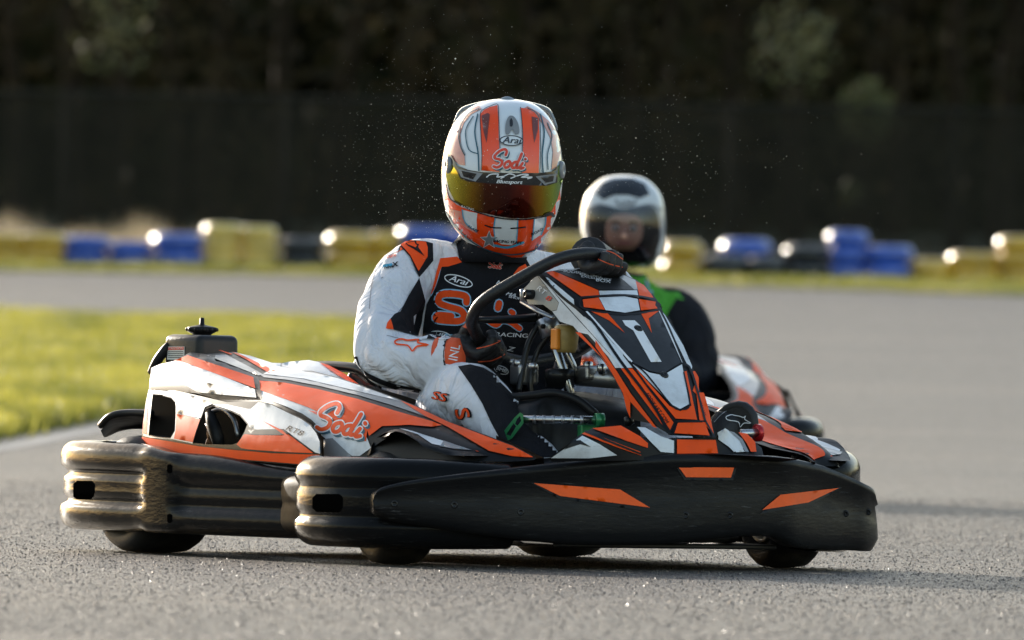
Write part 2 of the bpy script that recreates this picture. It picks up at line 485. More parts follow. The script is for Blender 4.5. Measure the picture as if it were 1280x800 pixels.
GL = guide([Kr([(160, 476, -.575), (190, 478, -.595), (250, 484, -.61), (330, 492, -.62), (420, 500, -.61)]),
            Kr([(160, 490, -.585), (190, 490, -.61), (250, 500, -.63), (330, 512, -.635), (420, 530, -.625)]),
            Kr([(160, 535, -.60), (190, 535, -.645), (250, 545, -.66), (330, 555, -.665), (420, 560, -.65)]),
            Kr([(160, 560, -.60), (190, 562, -.645), (250, 570, -.66), (330, 580, -.66), (420, 592, -.645)]),
            Kr([(160, 600, -.60), (190, 600, -.64), (250, 600, -.65), (330, 610, -.65), (420, 620, -.64)])])

def shoulder(txt=True):
    m = MB()
    base = C5((95, 300), (150, 275), (245, 255), (340, 200), (440, 212), (610, 198), (700, 225), (850, 268), (910, 268), (905, 330), (765, 352), (785, 512), (570, 516), (380, 458), (80, 436))
    shell(m, base, DARK, GU, .006, 6)
    decal(m, C5((95, 303), (150, 278), (245, 257), (300, 262), (500, 335), (745, 436), (752, 487), (388, 453), (190, 325)), WHITE, GU, 1)
    decal(m, C5((237, 256), (325, 224), (733, 360), (748, 430), (480, 330), (295, 263)), ORANGE, GU, 2)
    decal(m, C5((355, 390), (440, 390), (752, 470), (755, 487), (388, 453), (300, 400)), GREYP, GU, 2)
    decal(m, C5((440, 222), (560, 218), (720, 300), (800, 345), (765, 348)), GREYP, GU, 1)
    decal(m, C5((615, 204), (720, 228), (850, 270), (905, 272), (903, 322), (870, 324)), WHITE, GU, 1)
    decal(m, C5((600, 204), (640, 212), (872, 322), (835, 336), (690, 250)), ORANGE, GU, 2)
    decal(m, C5((515, 192), (530, 192), (606, 216), (590, 220)), ORANGE, GU, 2)
    decal(m, C5((575, 520), (755, 518), (705, 556)), GREYP, GU, 1)
    return m
def lower_panel(txt=True):
    m = MB()
    curve = C6((20, 308), (100, 325), (200, 372), (290, 415), (345, 455), (385, 505), (408, 560), (412, 640), (400, 716))
    base = C5((78, 436), (60, 520), (45, 640), (33, 780)) + [(250, 572), (320, 577)] + curve[::-1] + C5((570, 514), (380, 470), (240, 440))
    h1 = C5((108, 468), (160, 470), (222, 488), (246, 515), (250, 560), (243, 690), (216, 736), (140, 730), (84, 718), (92, 620))
    h2 = C5((360, 768), (405, 620), (440, 558), (480, 538), (600, 575), (650, 598), (696, 652), (678, 700), (640, 765), (600, 780), (430, 776))
    shell(m, [base, h1, h2], LINE, GL, .008, 5)
    GI = guide([Kr([(150, 470, -.555), (330, 470, -.555)]), Kr([(150, 575, -.555), (330, 575, -.555)])], 3, 3)
    shell(m, [(184, 490), (214, 493), (224, 506), (224, 545), (212, 550), (182, 547)], MATTE, GI, .004, 6, edge=MATTE)  # black plate added to darken the inside seen through the opening
    # white skin with its own outline, everything else laid over it
    W = C5((84, 441), (68, 520), (54, 640), (48, 722), (90, 735)) + C5((230, 745), (355, 772), (380, 660), (400, 608), (415, 592)) + C5((432, 545), (470, 528), (480, 524), (380, 478), (240, 447))
    h1b = [(219.5 + (x - 219.5 + 14) * 1.04 - 14, 520 + (y - 520) * 1.04) for x, y in h1]
    decal(m, [W, h1b], WHITE, GL, 1, 5)
    decal(m, C5((252, 548), (330, 570), (418, 590), (408, 615), (330, 600), (252, 582)), GREYP, GL, 2)
    decal(m, C5((254, 586), (330, 604), (404, 622), (380, 690), (358, 764), (240, 742), (250, 690)), ORANGE, GL, 2)
    decal(m, C5((48, 640), (66, 520), (74, 560), (70, 715), (44, 712)), ORANGE, GL, 2)
    decal(m, C5((480, 528), (560, 526), (700, 556), (720, 556), (765, 514)) + C6((30, 314), (100, 331), (196, 378), (286, 421), (340, 460), (378, 508), (400, 560), (404, 636), (372, 628), (175, 482), (0, 486), (-40, 470)) + C5((703, 648), (655, 592), (600, 568)), WHITE, GL, 1, 5)
    decal(m, C6((-52, 488), (0, 486), (172, 482), (205, 512), (150, 520), (0, 516), (-60, 512)), LINE, GL, 2)
    decal(m, C5((632, 778), (680, 715), (700, 716)) + C6((0, 521), (165, 523), (205, 516), (362, 632), (180, 624), (0, 612), (-60, 606), (-90, 600)), ORANGE, GL, 2, 5)
    decal(m, C6((50, 435), (110, 462), (170, 492), (240, 558), (150, 500)), ORANGE, GL, 3)
    low = [(178, 546), (215, 552), (250, 558), (300, 563), (340, 566.5), (400, 568.5), (400, 582), (340, 577), (250, 570), (177, 557)]
    decal(m, low, ORANGE, GL, 2, 5)
    if txt: text(m, 'RT8', C6((240, 493))[0], 7.2, LINE, GL, 22, 1.35, .35, 4, bold=.5)
    for p in (C5((560, 660))[0],): pass
    return m
def mid_panel(txt=True):
    m = MB()
    top = [(330, 470), (345, 456), (356, 463), (390, 463.5), (420, 471), (448, 480), (492, 496), (520, 507), (560, 526), (600, 541), (640, 556), (670, 572.5)]
    base = [(322, 471)] + top[1:] + [(668, 575), (640, 577), (600, 577), (560, 580), (480, 582), (440, 582), (404, 582), (404, 560), (398, 543), (386, 529), (360, 515), (322, 502)]
    shell(m, base, LINE, GU, .006, 6)
    # upper skin
    decal(m, [(326, 469.5), (346, 457.5), (357, 464.5), (390, 465), (420, 472.5), (448, 481.5), (492, 497.5), (520, 508.5), (560, 527.5), (575, 534), (545, 526), (520, 517), (492, 507.5), (448, 494.5), (400, 483), (360, 475.2), (330, 472)], GREYP, GU, 1)
    decal(m, [(330, 468), (346, 458), (420, 473), (470, 490), (500, 502), (440, 488), (380, 474)], WHITE, GU, 2)
    decal(m, [(500, 501), (520, 509), (560, 528), (600, 543), (640, 558), (667, 572), (640, 570.5), (611, 564), (590, 552), (560, 534.5), (530, 520)], ORANGE, GU, 2)
    # side skin: white, then orange upper field
    decal(m, C6((32, 195), (100, 205), (400, 300), (640, 400), (720, 600), (650, 650), (604, 650), (440, 545), (410, 520), (395, 470), (350, 425), (290, 385), (200, 345), (60, 292), (38, 280)), WHITE, GU, 1)
    decal(m, C6((22, 182), (180, 195), (400, 238), (640, 298), (860, 368), (1100, 436)) + [(552, 532), (540, 534), (512, 531.5), (478, 533), (462, 545)] + C6((690, 470), (560, 440), (440, 400), (330, 348), (30, 241)), ORANGE, GU, 2)
    decal(m, C6((328, 366), (385, 376), (420, 400), (390, 398)), RED, GU, 3)
    decal(m, C6((425, 545), (480, 538), (600, 652), (430, 700)), GREYP, GU, 2)
    decal(m, C6((430, 400), (560, 440), (700, 470), (690, 560), (560, 480)), ORANGE, GU, 2)
    if txt: sodi(m, C6((545, 430))[0], 14.5, GU, (ORANGE, INKW, NAVY), 3, ang=13)
    return m
def fender():
    G = guide([[K(446, 575, b=-.50), K(456, 552, b=-.49), K(474, 536, b=-.48), K(500, 531, b=-.47), K(540, 533.5, b=-.465), K(575, 545, b=-.46), K(612, 569, b=-.465)],
               [K(450, 590, b=-.59), K(458, 566, b=-.59), K(476, 545, b=-.59), K(502, 539, b=-.59), K(540, 556, b=-.57), K(580, 567, b=-.53), K(612, 573, b=-.49)],
               [K(450, 596, b=-.60), K(464, 574, b=-.60), K(482, 553, b=-.60), K(504, 548, b=-.60), K(536, 568, b=-.58), K(576, 576, b=-.54), K(612, 580, b=-.495)]])
    m = MB()
    shell(m, C2((188, 418), (192, 385), (206, 360), (235, 336), (275, 328), (330, 328), (400, 333), (480, 362), (540, 390), (578, 420), (560, 424), (500, 424), (430, 420), (380, 400), (345, 372), (300, 350), (262, 350), (228, 368), (212, 392), (205, 420)), LINE, G, .008, 4, sm=True)
    decal(m, C2((292, 338), (330, 332), (400, 340), (450, 362), (520, 398), (460, 400), (400, 388), (355, 358)), WHITE, G, 1, 4)
    decal(m, C2((440, 372), (520, 398), (524, 408), (470, 404), (425, 396)), GREYP, G, 2, 4)
    decal(m, C2((380, 332), (420, 336), (500, 372), (572, 414), (540, 413), (500, 392), (430, 358)), ORANGE, G, 3, 4)
    # solid skirt behind the lip so that the guard has depth
    rows = [[K(446, 590, b=-.44), K(470, 556, b=-.44), K(500, 541, b=-.44), K(545, 547, b=-.44), K(606, 573, b=-.46)],
            [K(446, 585, b=-.58), K(468, 558, b=-.59), K(500, 544, b=-.595), K(545, 562, b=-.56), K(606, 577, b=-.49)]]
    vs, fs = patch(rows, 6, 4); m.add(vs, fs, DARK)
    return m
def hump():
    """inner top of the pod beside the seat"""
    m = MB()
    G = guide([[K(330, 452, b=-.24), K(386, 446, b=-.22), K(430, 462, b=-.22), K(460, 484, b=-.22)],
               [K(330, 458, b=-.33), K(386, 456, b=-.32), K(430, 470, b=-.31), K(460, 492, b=-.31)],
               [K(330, 480, b=-.36), K(386, 482, b=-.36), K(430, 490, b=-.35), K(460, 505, b=-.34)]])
    shell(m, [(338, 457), (362, 452), (386, 450), (406, 454), (428, 466), (452, 482), (448, 490), (400, 478), (350, 470)], WHITE, G, .006, 5)
    decal(m, [(400, 454), (409, 456), (430, 467), (450, 482), (440, 480), (420, 468)], ORANGE, G, 1, 4)
    return m
def backfill():
    """dark inner body of the side pod, closes it towards the seat and the wheels"""
    m = MB()
    for (x0, x1, zt) in ((-.60, -.2, .42), (-.2, .2, .36), (.2, .42, .30)):
        rbox(m, ((x0 + x1) / 2, -.43 if x0 < -.3 else -.41, (zt + .14) / 2), (x1 - x0 + .01, .20, zt - .14), MATTE, .02)
    return m

def side_pod(side):
    S = empty('side_pod'); S.parent = kart
    for nm, fn, kw in (('shoulder_fairing', shoulder, {}), ('rear_panel', lower_panel, {'txt': side < 0}), ('side_panel', mid_panel, {'txt': side < 0}), ('front_wheel_guard', fender, {}), ('seat_side_fairing', hump, {}), ('inner_body', backfill, {})):
        m = fn(**kw) if kw else fn()
        part(nm, m if side < 0 else m.mirrored(), S)
    return S
podR = side_pod(-1); podL = side_pod(1)

# --- side bumpers
def bumper_loft(path, prof, mb, m, n=5, env=None):
    P = spline([(p[0], p[1], 0) for p in path], n); N = len(P); rs = []
    for i, p in enumerate(P):
        a = P[max(0, i - 1)]; b = P[min(N - 1, i + 1)]; t = (b - a).normalized(); nrm = Vector((-t.y, t.x, 0)) if True else None
        s = i / (N - 1); pr = prof(s, p)
        rs.append([p + nrm * q[0] + Z * q[1] for q in pr])
    rings(mb, rs, m, caps=True)
def lobes(zs, rs, depth=.07, out=None, sq=1.0):
    """closed outline: outer face is a stack of rounded lobes, back is flat"""
    o = []; out = out or [0] * len(zs)
    for z, r, d in zip(zs, rs, out):
        for k in range(9):
            a = PI / 2 - PI * k / 8; o.append((d - r * .9 + math.cos(a) * r * .9, z + math.sin(a) * r * .97))
    zb, zt = zs[-1] - rs[-1], zs[0] + rs[0]
    o += [(-depth, zb + .005), (-depth - .01, (zb + zt) / 2), (-depth, zt - .005)]
    return o
def ribbed(zt, zb, grooves, depth=.07, er=.034, n=34, mid=0):
    """closed outline: rounded upright face with horizontal grooves (z, width, depth)"""
    o = []
    for k in range(n + 1):
        u = k / n; z = zt - (zt - zb) * (.5 - .5 * math.cos(PI * u)); e = min(zt - z, z - zb); d = 0
        if e < er: d -= er * (1 - math.sqrt(max(0, 1 - (1 - e / er) ** 2)))
        for gz_, gw, gd in grooves: d -= gd * math.exp(-((z - gz_) / gw) ** 2)
        if mid and grooves[0][0] > z > grooves[1][0]: d -= mid * math.sin(PI * (z - grooves[1][0]) / (grooves[0][0] - grooves[1][0])) ** .5
        o.append((d, z))
    o += [(-depth, zb + .005), (-depth - .01, (zb + zt) / 2), (-depth, zt - .005)]
    return o
def sstep(a, b, x): t = max(0, min(1, (x - a) / (b - a))); return t * t * (3 - 2 * t)
def rear_wrap():
    m = MB()
    path = [(-.99, -.20), (-.985, -.40), (-.955, -.53), (-.885, -.635), (-.77, -.695), (-.6, -.718), (-.40, -.722), (-.26, -.722), (-.1, -.706), (.1, -.682), (.30, -.655)]
    path = path[::-1]       # outward normal must point to -y / -x
    def prof(s, p):
        a = p.x if p.y < -.60 else -.9
        w = sstep(-.37, -.335, a) * (1 - sstep(-.225, -.17, a)); r = sstep(-.225, -.17, a)
        gd = .021 * (1 - w) * (1 - .45 * r); zs = .0
        zt = .266 - .020 * sstep(-.45, -.2, a) - .024 * sstep(-.2, .3, a)
        return ribbed(zt, .052, [(.192 - .022 * r, .0085 + .004 * r, gd), (.123 - .006 * r, .0085 + .003 * r, gd)], .075, .036 - .016 * w, mid=.009 * (1 - w))
    bumper_loft(path, prof, m, RUBBER, 7)
    return m
BUMP0 = mat('joint_rubber', (.006, .006, .006), .6, spec=.08, bump=.2)
def side_joint():
    m = MB(); path = [(.22, -.668), (.28, -.688), (.36, -.70), (.44, -.70)][::-1]
    bumper_loft(path, lambda s, p: ribbed(.205, .065, [(.135, .01, .004)], .06, .03), m, BUMP0, 5)
    return m
def front_wrap(side=-1):
    m = MB()
    path = [(.385, -.66), (.375, -.705), (.395, -.735), (.45, -.752), (.52, -.760), (.62, -.755), (.72, -.72), (.80, -.65), (.86, -.575), (.90, -.50), (.91, -.44)]
    if side > 0: path = [(.325, -.63), (.318, -.665), (.345, -.69), (.42, -.71), (.52, -.715), (.60, -.70), (.67, -.67), (.73, -.625), (.79, -.56), (.82, -.48)]
    path = path[::-1]
    def prof(s, p):
        s = 1 - s; e = sstep(0, .16, s); f = sstep(.66, 1, s); g = 1 - f
        return ribbed((.252 if side < 0 else .285) - .010 * (1 - e) - .008 * f, .040 + .012 * (1 - e) + .004 * f, [(.182, .011, .006 * g + .004 * e * g), (.112, .010, .013 * g)], .11, .050, mid=.004)
    bumper_loft(path, prof, m, RUBBER, 7)
    return m
def slot(mb, px, py, b, w, h, bolt=False):
    c = K(px, py, b=b)
    return c
def bumper_part(name, fn, extras=None):
    m = fn(); bv = m.bvh()
    m2 = MB(); m2.merge(m)
    if extras: extras(m2, bv)
    part(name, m2); ml = fn(1).mirrored() if fn is front_wrap else m2.mirrored(); part(name, ml)
HOLE_PAINT = mat('recess_dark_paint', (.002, .002, .002), 1, spec=0)  # dark of slots and bolt holes painted as flat black decals
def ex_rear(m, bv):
    decal(m, [(92, 605), (97, 601), (115, 601), (118, 606), (117, 620), (113, 624), (96, 624), (92, 620)], HOLE_PAINT, bv, 1.5, 3)
    for (x, y) in ((212, 586), (212, 648)): decal(m, [(x - 2.6, y - 4), (x, y - 6), (x + 2.6, y - 4), (x + 2.6, y + 4), (x, y + 6), (x - 2.6, y + 4)], HOLE_PAINT, bv, 1.5, 2)
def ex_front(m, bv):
    decal(m, [(391, 622), (396, 617.5), (424, 617.5), (428, 622), (427.5, 635), (424, 640), (396, 639.5), (391, 635)], HOLE_PAINT, bv, 1.5, 3)
bumper_part('side_bumper', rear_wrap, ex_rear)
bumper_part('bumper_joint', side_joint)
bumper_part('wheel_bumper', front_wrap, ex_front)
# middle of the rear bumper
m = MB(); path = [(-.99, .22), (-1.0, .1), (-1.0, -.1), (-.99, -.22)][::-1]
bumper_loft(path, lambda s, p: lobes([.21, .14, .085], [.035, .03, .028], .06, [-.01, -.01, -.01]), m, RUBBER, 4); part('rear_bumper', m)

# --- front bumper
FB = [(467, 619, 641, -.735), (473, 611.5, 647, -.725), (490, 605.5, 652, -.70), (522, 599.5, 657, -.655), (580, 592, 666, -.57), (636, 586, 673, -.48), (700, 579, 680, -.36), (765, 573, 682, -.23), (836, 568, 680, -.09), (912, 568.5, 672, .09), (961, 570, 670, .22), (985, 572.5, 677, .285), (1002, 575.5, 685, .34), (1032, 583, 687, .44), (1062, 595.5, 688, .54), (1080, 604, 689, .597), (1090, 611, 689, .640), (1093, 622, 687, .665)]
def front_bumper():
    m = MB(); st = []
    for (px, yt, yb, b) in FB:
        st.append((K(px, yt, b=b), K(px, yb, b=b)))
    # wrap round behind the left end
    e = st[-1]; st.append((Vector((e[0].x - .04, .690, e[0].z - .008)), Vector((e[1].x - .04, .690, e[1].z + .004))))
    st.append((Vector((e[0].x - .11, .695, e[0].z - .03)), Vector((e[1].x - .11, .695, e[1].z + .02))))
    T = spline([s[0] for s in st], 4); B = spline([s[1] for s in st], 4); rs = []; N = len(T)
    for i in range(N):
        a = T[max(0, i - 1)]; c = T[min(N - 1, i + 1)]; t = (c - a); t.z = 0; t.normalize()
        nrm = Vector((t.y, -t.x, 0))
        if nrm.x < 0 and i < N - 10: nrm = -nrm
        if i >= N - 10 and nrm.dot(pn) < 0: nrm = -nrm
        pn = nrm
        p, q = T[i], B[i]; h = p.z - q.z
        c1 = .010 * min(1, h / .1)
        ring = [p - nrm * .055 - Z * .012, p - nrm * .030 + Z * .001, p - nrm * .006 + Z * .001, p + nrm * .005 - Z * .003, p + nrm * .007 - Z * h * .10, p + nrm * .000 - Z * h * .15, p + nrm * .006 - Z * h * .5,
                q + nrm * .006 + Z * h * .2, q + nrm * .0 + Z * .012, q - nrm * .006, q - nrm * .05 + Z * .004, p - nrm * .062 - Z * h * .5]
        rs.append(ring)
    rings(m, rs, BUMP)
    return m
BUMP = mat('front_bumper_plastic', (.008, .008, .009), .36, scratch=.9, rough_var=.13, bump=.22, bump_scale=40, dirt=.04, stretch=(.6, .6, 3), spec=.18)
m = front_bumper(); bv = m.bvh()
for lp, o in (([(667, 604), (775, 612), (812, 634.5), (700, 620)], 1), ([(848, 584), (917, 584.5), (913, 597), (857, 596.5)], 1), ([(952, 637.5), (975, 618.5), (1048, 610), (1010, 628)], 1)):
    cx = sum(p[0] for p in lp) / 4; cy = sum(p[1] for p in lp) / 4
    decal(m, [(cx + (x - cx) * 1.04 - 1 + (3 if x > cx else 0), cy + (y - cy) * 1.22 + 2.2) for x, y in lp], LINE, bv, 1, 5)  # recess shadow round the insert painted as an offset black decal
    decal(m, lp, mat('bumper_insert', (1, .12, .01), .45, spec=.3, noise_amt=.12, scratch=.3, dirt=.1), bv, 2.5, 5)
part('front_bumper', m)
def boltdisc(mb, px, py, bv, r=.008, m=None, fr=K1):
    P = onto([(px, py)], bv, .0, fr)[0]; d = -fr.ray(px, py)
    lathe(mb, P - d * .002, d, [(0, r), (.004, r), (.005, r * .8), (.0052, r * .5), (.003, r * .42), (.003, .0002)], m or CHAS, 14)
fbv = bv
for (x, y) in ((493, 629.5), (568, 631), (651, 640), (857, 644), (912, 644), (1057, 642), (1085, 640)):
    m = MB(); boltdisc(m, x, y, fbv, .0085); part('bolt', m)

# --- nose panel that carries the number
def rowK(yl, xl, xr, yr, b): 
    L = K(xl, yl, b=-b); R = K(xr, yr, b=b); c = (L + R) / 2
    return L, c, R
NR = [(336, 668, 788, 343, .134), (343, 673, 797, 350, .139), (362, 700, 816, 367, .131), (388, 727, 831, 390, .117), (424, 752, 853, 425, .113), (460, 775, 869, 462, .106), (508, 812, 884, 505, .081), (545, 840, 896, 547, .063), (560, 846, 898, 560, .060)]
rows = []
for (yl, xl, xr, yr, b) in NR:
    L, c, R = rowK(yl, xl, xr, yr, b); up = Vector((.55, 0, .83)) if yl < 370 else Vector((.75, 0, .66))
    q = (R - L); bulge = up * .012
    rows.append([L + Vector((-.11, -.02, -.075)), L + Vector((-.045, -.012, -.035)), L, L + q * .25 + bulge * .8, L + q * .5 + bulge, L + q * .75 + bulge * .8, R, R + Vector((-.045, .012, -.035)), R + Vector((-.11, .02, -.075))])
# keep the creases: linear across, smooth down
def crease_patch(rows, nu=6):
    cols = [spline([r[i] for r in rows], nu) for i in range(len(rows[0]))]; H = len(cols[0]); vs = [p for c in cols for p in c]
    fs = [(i * H + j, (i + 1) * H + j, (i + 1) * H + j + 1, i * H + j + 1) for i in range(len(cols) - 1) for j in range(H - 1)]
    return vs, fs
vs, fs = crease_patch(rows); GN = BVHTree.FromPolygons(vs, fs)
nose = MB()
outline = CK((75, 245), (180, 130), (250, 112)) + [(700, 337), (724, 335.5), (740, 335.5), (760, 337.5), (780, 343), (796, 350), (812, 362), (822, 376), (829, 390), (842, 408), (853, 428), (865, 455), (874, 485), (884, 515), (895, 547)] + \
    C3((565, 640), (500, 600), (424, 583), (405, 520), (385, 470), (330, 380), (280, 320), (232, 275)) + CK((440, 500), (340, 470), (285, 395), (225, 350))
shell(nose, outline, LINE, GN, .007, 6)
D = lambda lp, m, l=1, st=6: decal(nose, lp, m, GN, l, st)
SOFT = mat('nose_side_plastic', (.34, .33, .31), .42, coat=.3, rough_var=.12, dirt=.3)
D(CK((78, 245), (180, 137), (335, 335), (320, 385), (285, 392), (225, 348), (120, 345)), SOFT)
D(CK((186, 132), (210, 150), (360, 330), (740, 745), (790, 800), (740, 800), (690, 720), (545, 560), (478, 545), (440, 500), (345, 468), (290, 396), (322, 388), (338, 333), (184, 136)), WHITE, 1.2)
D(CK((456, 545), (490, 545), (560, 620), (700, 790)) + C3((400, 470), (424, 520), (424, 578), (410, 545), (398, 490), (360, 420), (320, 360)), ORANGE, 2.4)
D(C3((300, 300), (330, 345), (375, 410), (425, 490), (520, 615), (505, 610), (424, 520), (398, 470), (350, 395), (300, 325)), ORANGE, 2)
D(CK((205, 148), (255, 158), (440, 312), (455, 378), (790, 690), (795, 740), (740, 742), (370, 330)), WHITE, 1.6)
W1 = C3((262, 215), (300, 245), (350, 300), (430, 400), (388, 402), (330, 320), (255, 225)); D(W1, WHITE, 1.8)
D(C3((388, 403), (430, 403), (500, 490), (578, 598), (560, 632), (480, 525)), ORANGE, 2)
D(C3((123, 60), (145, 55), (170, 64), (308, 124), (312, 148), (250, 148)), ORANGE, 1.5)
D(C3((172, 62), (240, 46), (340, 54), (430, 88), (445, 122), (308, 122)), DARK, 1.6)
D(C3((160, 55), (240, 44), (300, 48), (240, 50)), INKW, 1.7)
D(C3((310, 126), (446, 124), (452, 150), (400, 140), (314, 147)), WHITE, 1.7)
D(C3((350, 56), (390, 66), (440, 88), (448, 122), (436, 122), (400, 90)), GREYP, 1.8)
D(C3((438, 90), (470, 105), (498, 140), (504, 150), (455, 148), (448, 118)), ORANGE, 1.7)
D(C3((252, 157), (308, 150), (332, 194), (256, 184)), ORANGE, 2)
D(C3((310, 150), (400, 146), (448, 155), (456, 195), (404, 204), (334, 195)), WHITE, 2)
D(C3((452, 155), (513, 165), (520, 189), (460, 196)), ORANGE, 2)
FIELD = mat('number_field', (.018, .0185, .021), .45, coat=.1, noise_amt=.3, noise_scale=60, rough_var=.1)
D(C3((262, 203), (340, 212), (404, 216), (460, 208), (524, 200), (602, 382), (538, 422), (490, 412), (425, 378), (300, 230)), FIELD, 2)
D(C3((276, 197), (342, 208), (402, 277), (345, 232)), ORANGE, 3)
D(C3((460, 208), (524, 198), (487, 225), (498, 277)), ORANGE, 3)
D(C3((393, 232), (437, 232), (456, 250), (533, 380), (495, 381), (432, 268), (404, 250)), INKW, 3)
D(C3((262, 200), (270, 200), (430, 378), (424, 384)), INKW, 3.2)
D(C3((522, 198), (530, 200), (612, 378), (606, 384)), INKW, 3.2)
D(C3((428, 386), (490, 418), (538, 428), (606, 388), (612, 420), (632, 530), (600, 548), (566, 530)), WHITE, 2)
D(C3((432, 402), (448, 408), (562, 537), (600, 556), (640, 536), (612, 415), (622, 412), (660, 586), (584, 582), (500, 480)), ORANGE, 1.9)
D(C3((534, 200), (545, 212), (610, 320), (642, 395), (640, 412), (620, 380)), WHITE, 2)
D(C3((640, 414), (652, 412), (672, 445), (700, 545), (720, 640), (692, 608), (668, 585), (655, 470)), ORANGE, 2)
D(C3((592, 597), (688, 596), (704, 642), (580, 634)), ORANGE, 2)
for pl, w in ((C3((420, 380), (500, 490), (582, 592)), 2.2), (C3((582, 592), (690, 592)), 2.0), (C3((582, 592), (562, 636)), 2.0), (C3((690, 592), (718, 642)), 2.0), (C3((244, 150), (400, 142), (515, 160), (524, 192), (404, 210), (255, 190), (244, 150)), 2.2),
              (C3((608, 385), (640, 415), (688, 590)), 2.6), (C3((432, 385), (480, 425), (566, 532), (600, 550), (634, 532), (612, 418)), 1.8), (C3((95, 62), (180, 145), (250, 200), (300, 250), (385, 375), (480, 500), (565, 635)), 3.4), (C3((526, 192), (560, 260), (612, 385)), 2.4)):
    strip(nose, pl, w, LINE, GN, 3.6)
for q, (x, y, wd, h) in enumerate(((235, 62, 'SODIKART', 3.6), (280, 72, 'RACING', 3.4), (300, 82, 'EXCELLENCE', 3.0), (325, 91, 'BOX', 4.2))):
    text(nose, wd, C3((x, y))[0], h, INKW, GN, 8, 1.6, 0, 3)
text(nose, 'SODIKART.COM', C3((516, 545))[0], 4.6, LINE, GN, 54, 1.0, .2, 3.4, bold=.4)
text(nose, 'SODIKART', C3((678, 545))[0], 3.4, LINE, GN, 72, .9, .2, 3.4)
text(nose, 'RT', CK((213, 245))[0], 6.4, INKW, GN, 36, 1.25, .1, 3, bold=.4)
text(nose, '8', CK((262, 303))[0], 6.4, RED, GN, 36, 1.6, .1, 3, bold=.6)
NS = empty('nose_panel'); NS.parent = kart
part('number_plate', nose, NS)
for (x, y) in ((450, 262), (542, 427)):
    m = MB(); P = onto([C3((x, y))[0]], GN, .0)[0]; d = Vector((.7, 0, .71))
    lathe(m, P, d, [(0, .012), (.004, .011), (.007, .006), (.007, .0045), (.005, .004), (.005, .0002)], CHAS, 16); part('bolt', m, NS)
# bracket under the nose's rear corner
m = MB(); P = CK((105, 275))[0]; q = K(P[0], P[1], b=-.165)
lathe(m, q + Vector((0, .02, 0)), -Y, [(0, .012), (.024, .012), (.026, .008), (.026, .004), (.020, .003), (.02, .0002)], CHAS, 16)
part('bolt', m, NS)
m = MB(); a0 = K(*CK((75, 330))[0], b=-.15); a1 = K(*CK((290, 440))[0], b=-.14)
tube(m, [a0, a0 * .5 + a1 * .5 - Z * .002, a1], [.008, .009, .007], ALU, 8, sq=.6); tube(m, [a0 + Z * .03, a0], .007, ALU, 8); part('bracket', m, NS)

# --- lower nose between panel and bumper
LN = [Kr2 for Kr2 in ()]
rowsN = [[K(680, 548, b=-.45), K(735, 536, b=-.30), K(790, 528, b=-.17), K(843, 538, b=-.05), K(893, 540, b=.05), K(915, 534, b=.14), K(955, 548, b=.26)],
         [K(682, 560, b=-.46), K(735, 552, b=-.33), K(790, 548, b=-.19), K(843, 549, b=-.062), K(893, 549, b=.062), K(920, 550, b=.14), K(965, 562, b=.26)],
         [K(684, 580, b=-.44), K(735, 582, b=-.32), K(790, 580, b=-.19), K(843, 580, b=-.07), K(893, 580, b=.055), K(930, 580, b=.14), K(985, 585, b=.26)]]
GF = guide(rowsN, 6, 4)
lip = MB()
ol = CD((360, 708), (440, 640), (570, 545), (640, 510), (830, 490), (960, 560), (1100, 590)) + [(841, 547), (895, 547), (905, 538), (918, 545)] + CL((480, 725), (560, 730), (640, 800)) + [(956, 575), (900, 574), (836, 574), (770, 576), (688, 577)]
shell(lip, ol, LINE, GF, .006, 6)
E = lambda lp, m, l=1, st=6: decal(lip, lp, m, GF, l, st)
E(CD((365, 706), (440, 655), (575, 560), (690, 615), (805, 688), (620, 708)), WHITE)
E(CD((515, 592), (560, 590), (630, 633), (560, 615), (450, 650)), DARK, 2)
E(CD((572, 548), (605, 532), (760, 590), (960, 665), (965, 690), (820, 640)), ORANGE, 2)
E(CD((640, 512), (830, 493), (960, 565), (1010, 610), (1010, 640), (860, 590)), ORANGE, 2)
E(C3((445, 612), (475, 614), (530, 645), (577, 660), (577, 704), (530, 700), (490, 660)), WHITE, 2)
E(C3((588, 656), (726, 657), (734, 705), (588, 706)), ORANGE, 2)
E(C3((738, 612), (795, 648), (830, 700), (800, 702), (735, 655)) , WHITE, 2)
E(CL((312, 655), (395, 672), (480, 740), (520, 800), (440, 830), (330, 720)), WHITE, 2)
E(CL((400, 678), (440, 690), (500, 740), (545, 830), (520, 830), (480, 750)), GREYP, 3)
E(CL((470, 690), (530, 700), (590, 760), (600, 830), (560, 830), (530, 770)), ORANGE, 3)
strip(lip, CD((596, 535), (760, 600), (960, 678)), 2.6, LINE, GF, 3)
part('lower_nose', lip, NS)
# inner lip of the tray behind the bumper
m = MB(); vs, fs = patch([[K(600, 580, b=-.44), K(690, 572, b=-.33), K(770, 569, b=-.2), K(900, 568, b=.05), K(1000, 574, b=.25)], [Vector((.62, -.42, .235)), Vector((.68, -.3, .235)), Vector((.70, -.1, .235)), Vector((.70, .1, .235)), Vector((.68, .3, .235))]], 5, 4)
m.add(vs, fs, DARK); part('floor_edge', m)

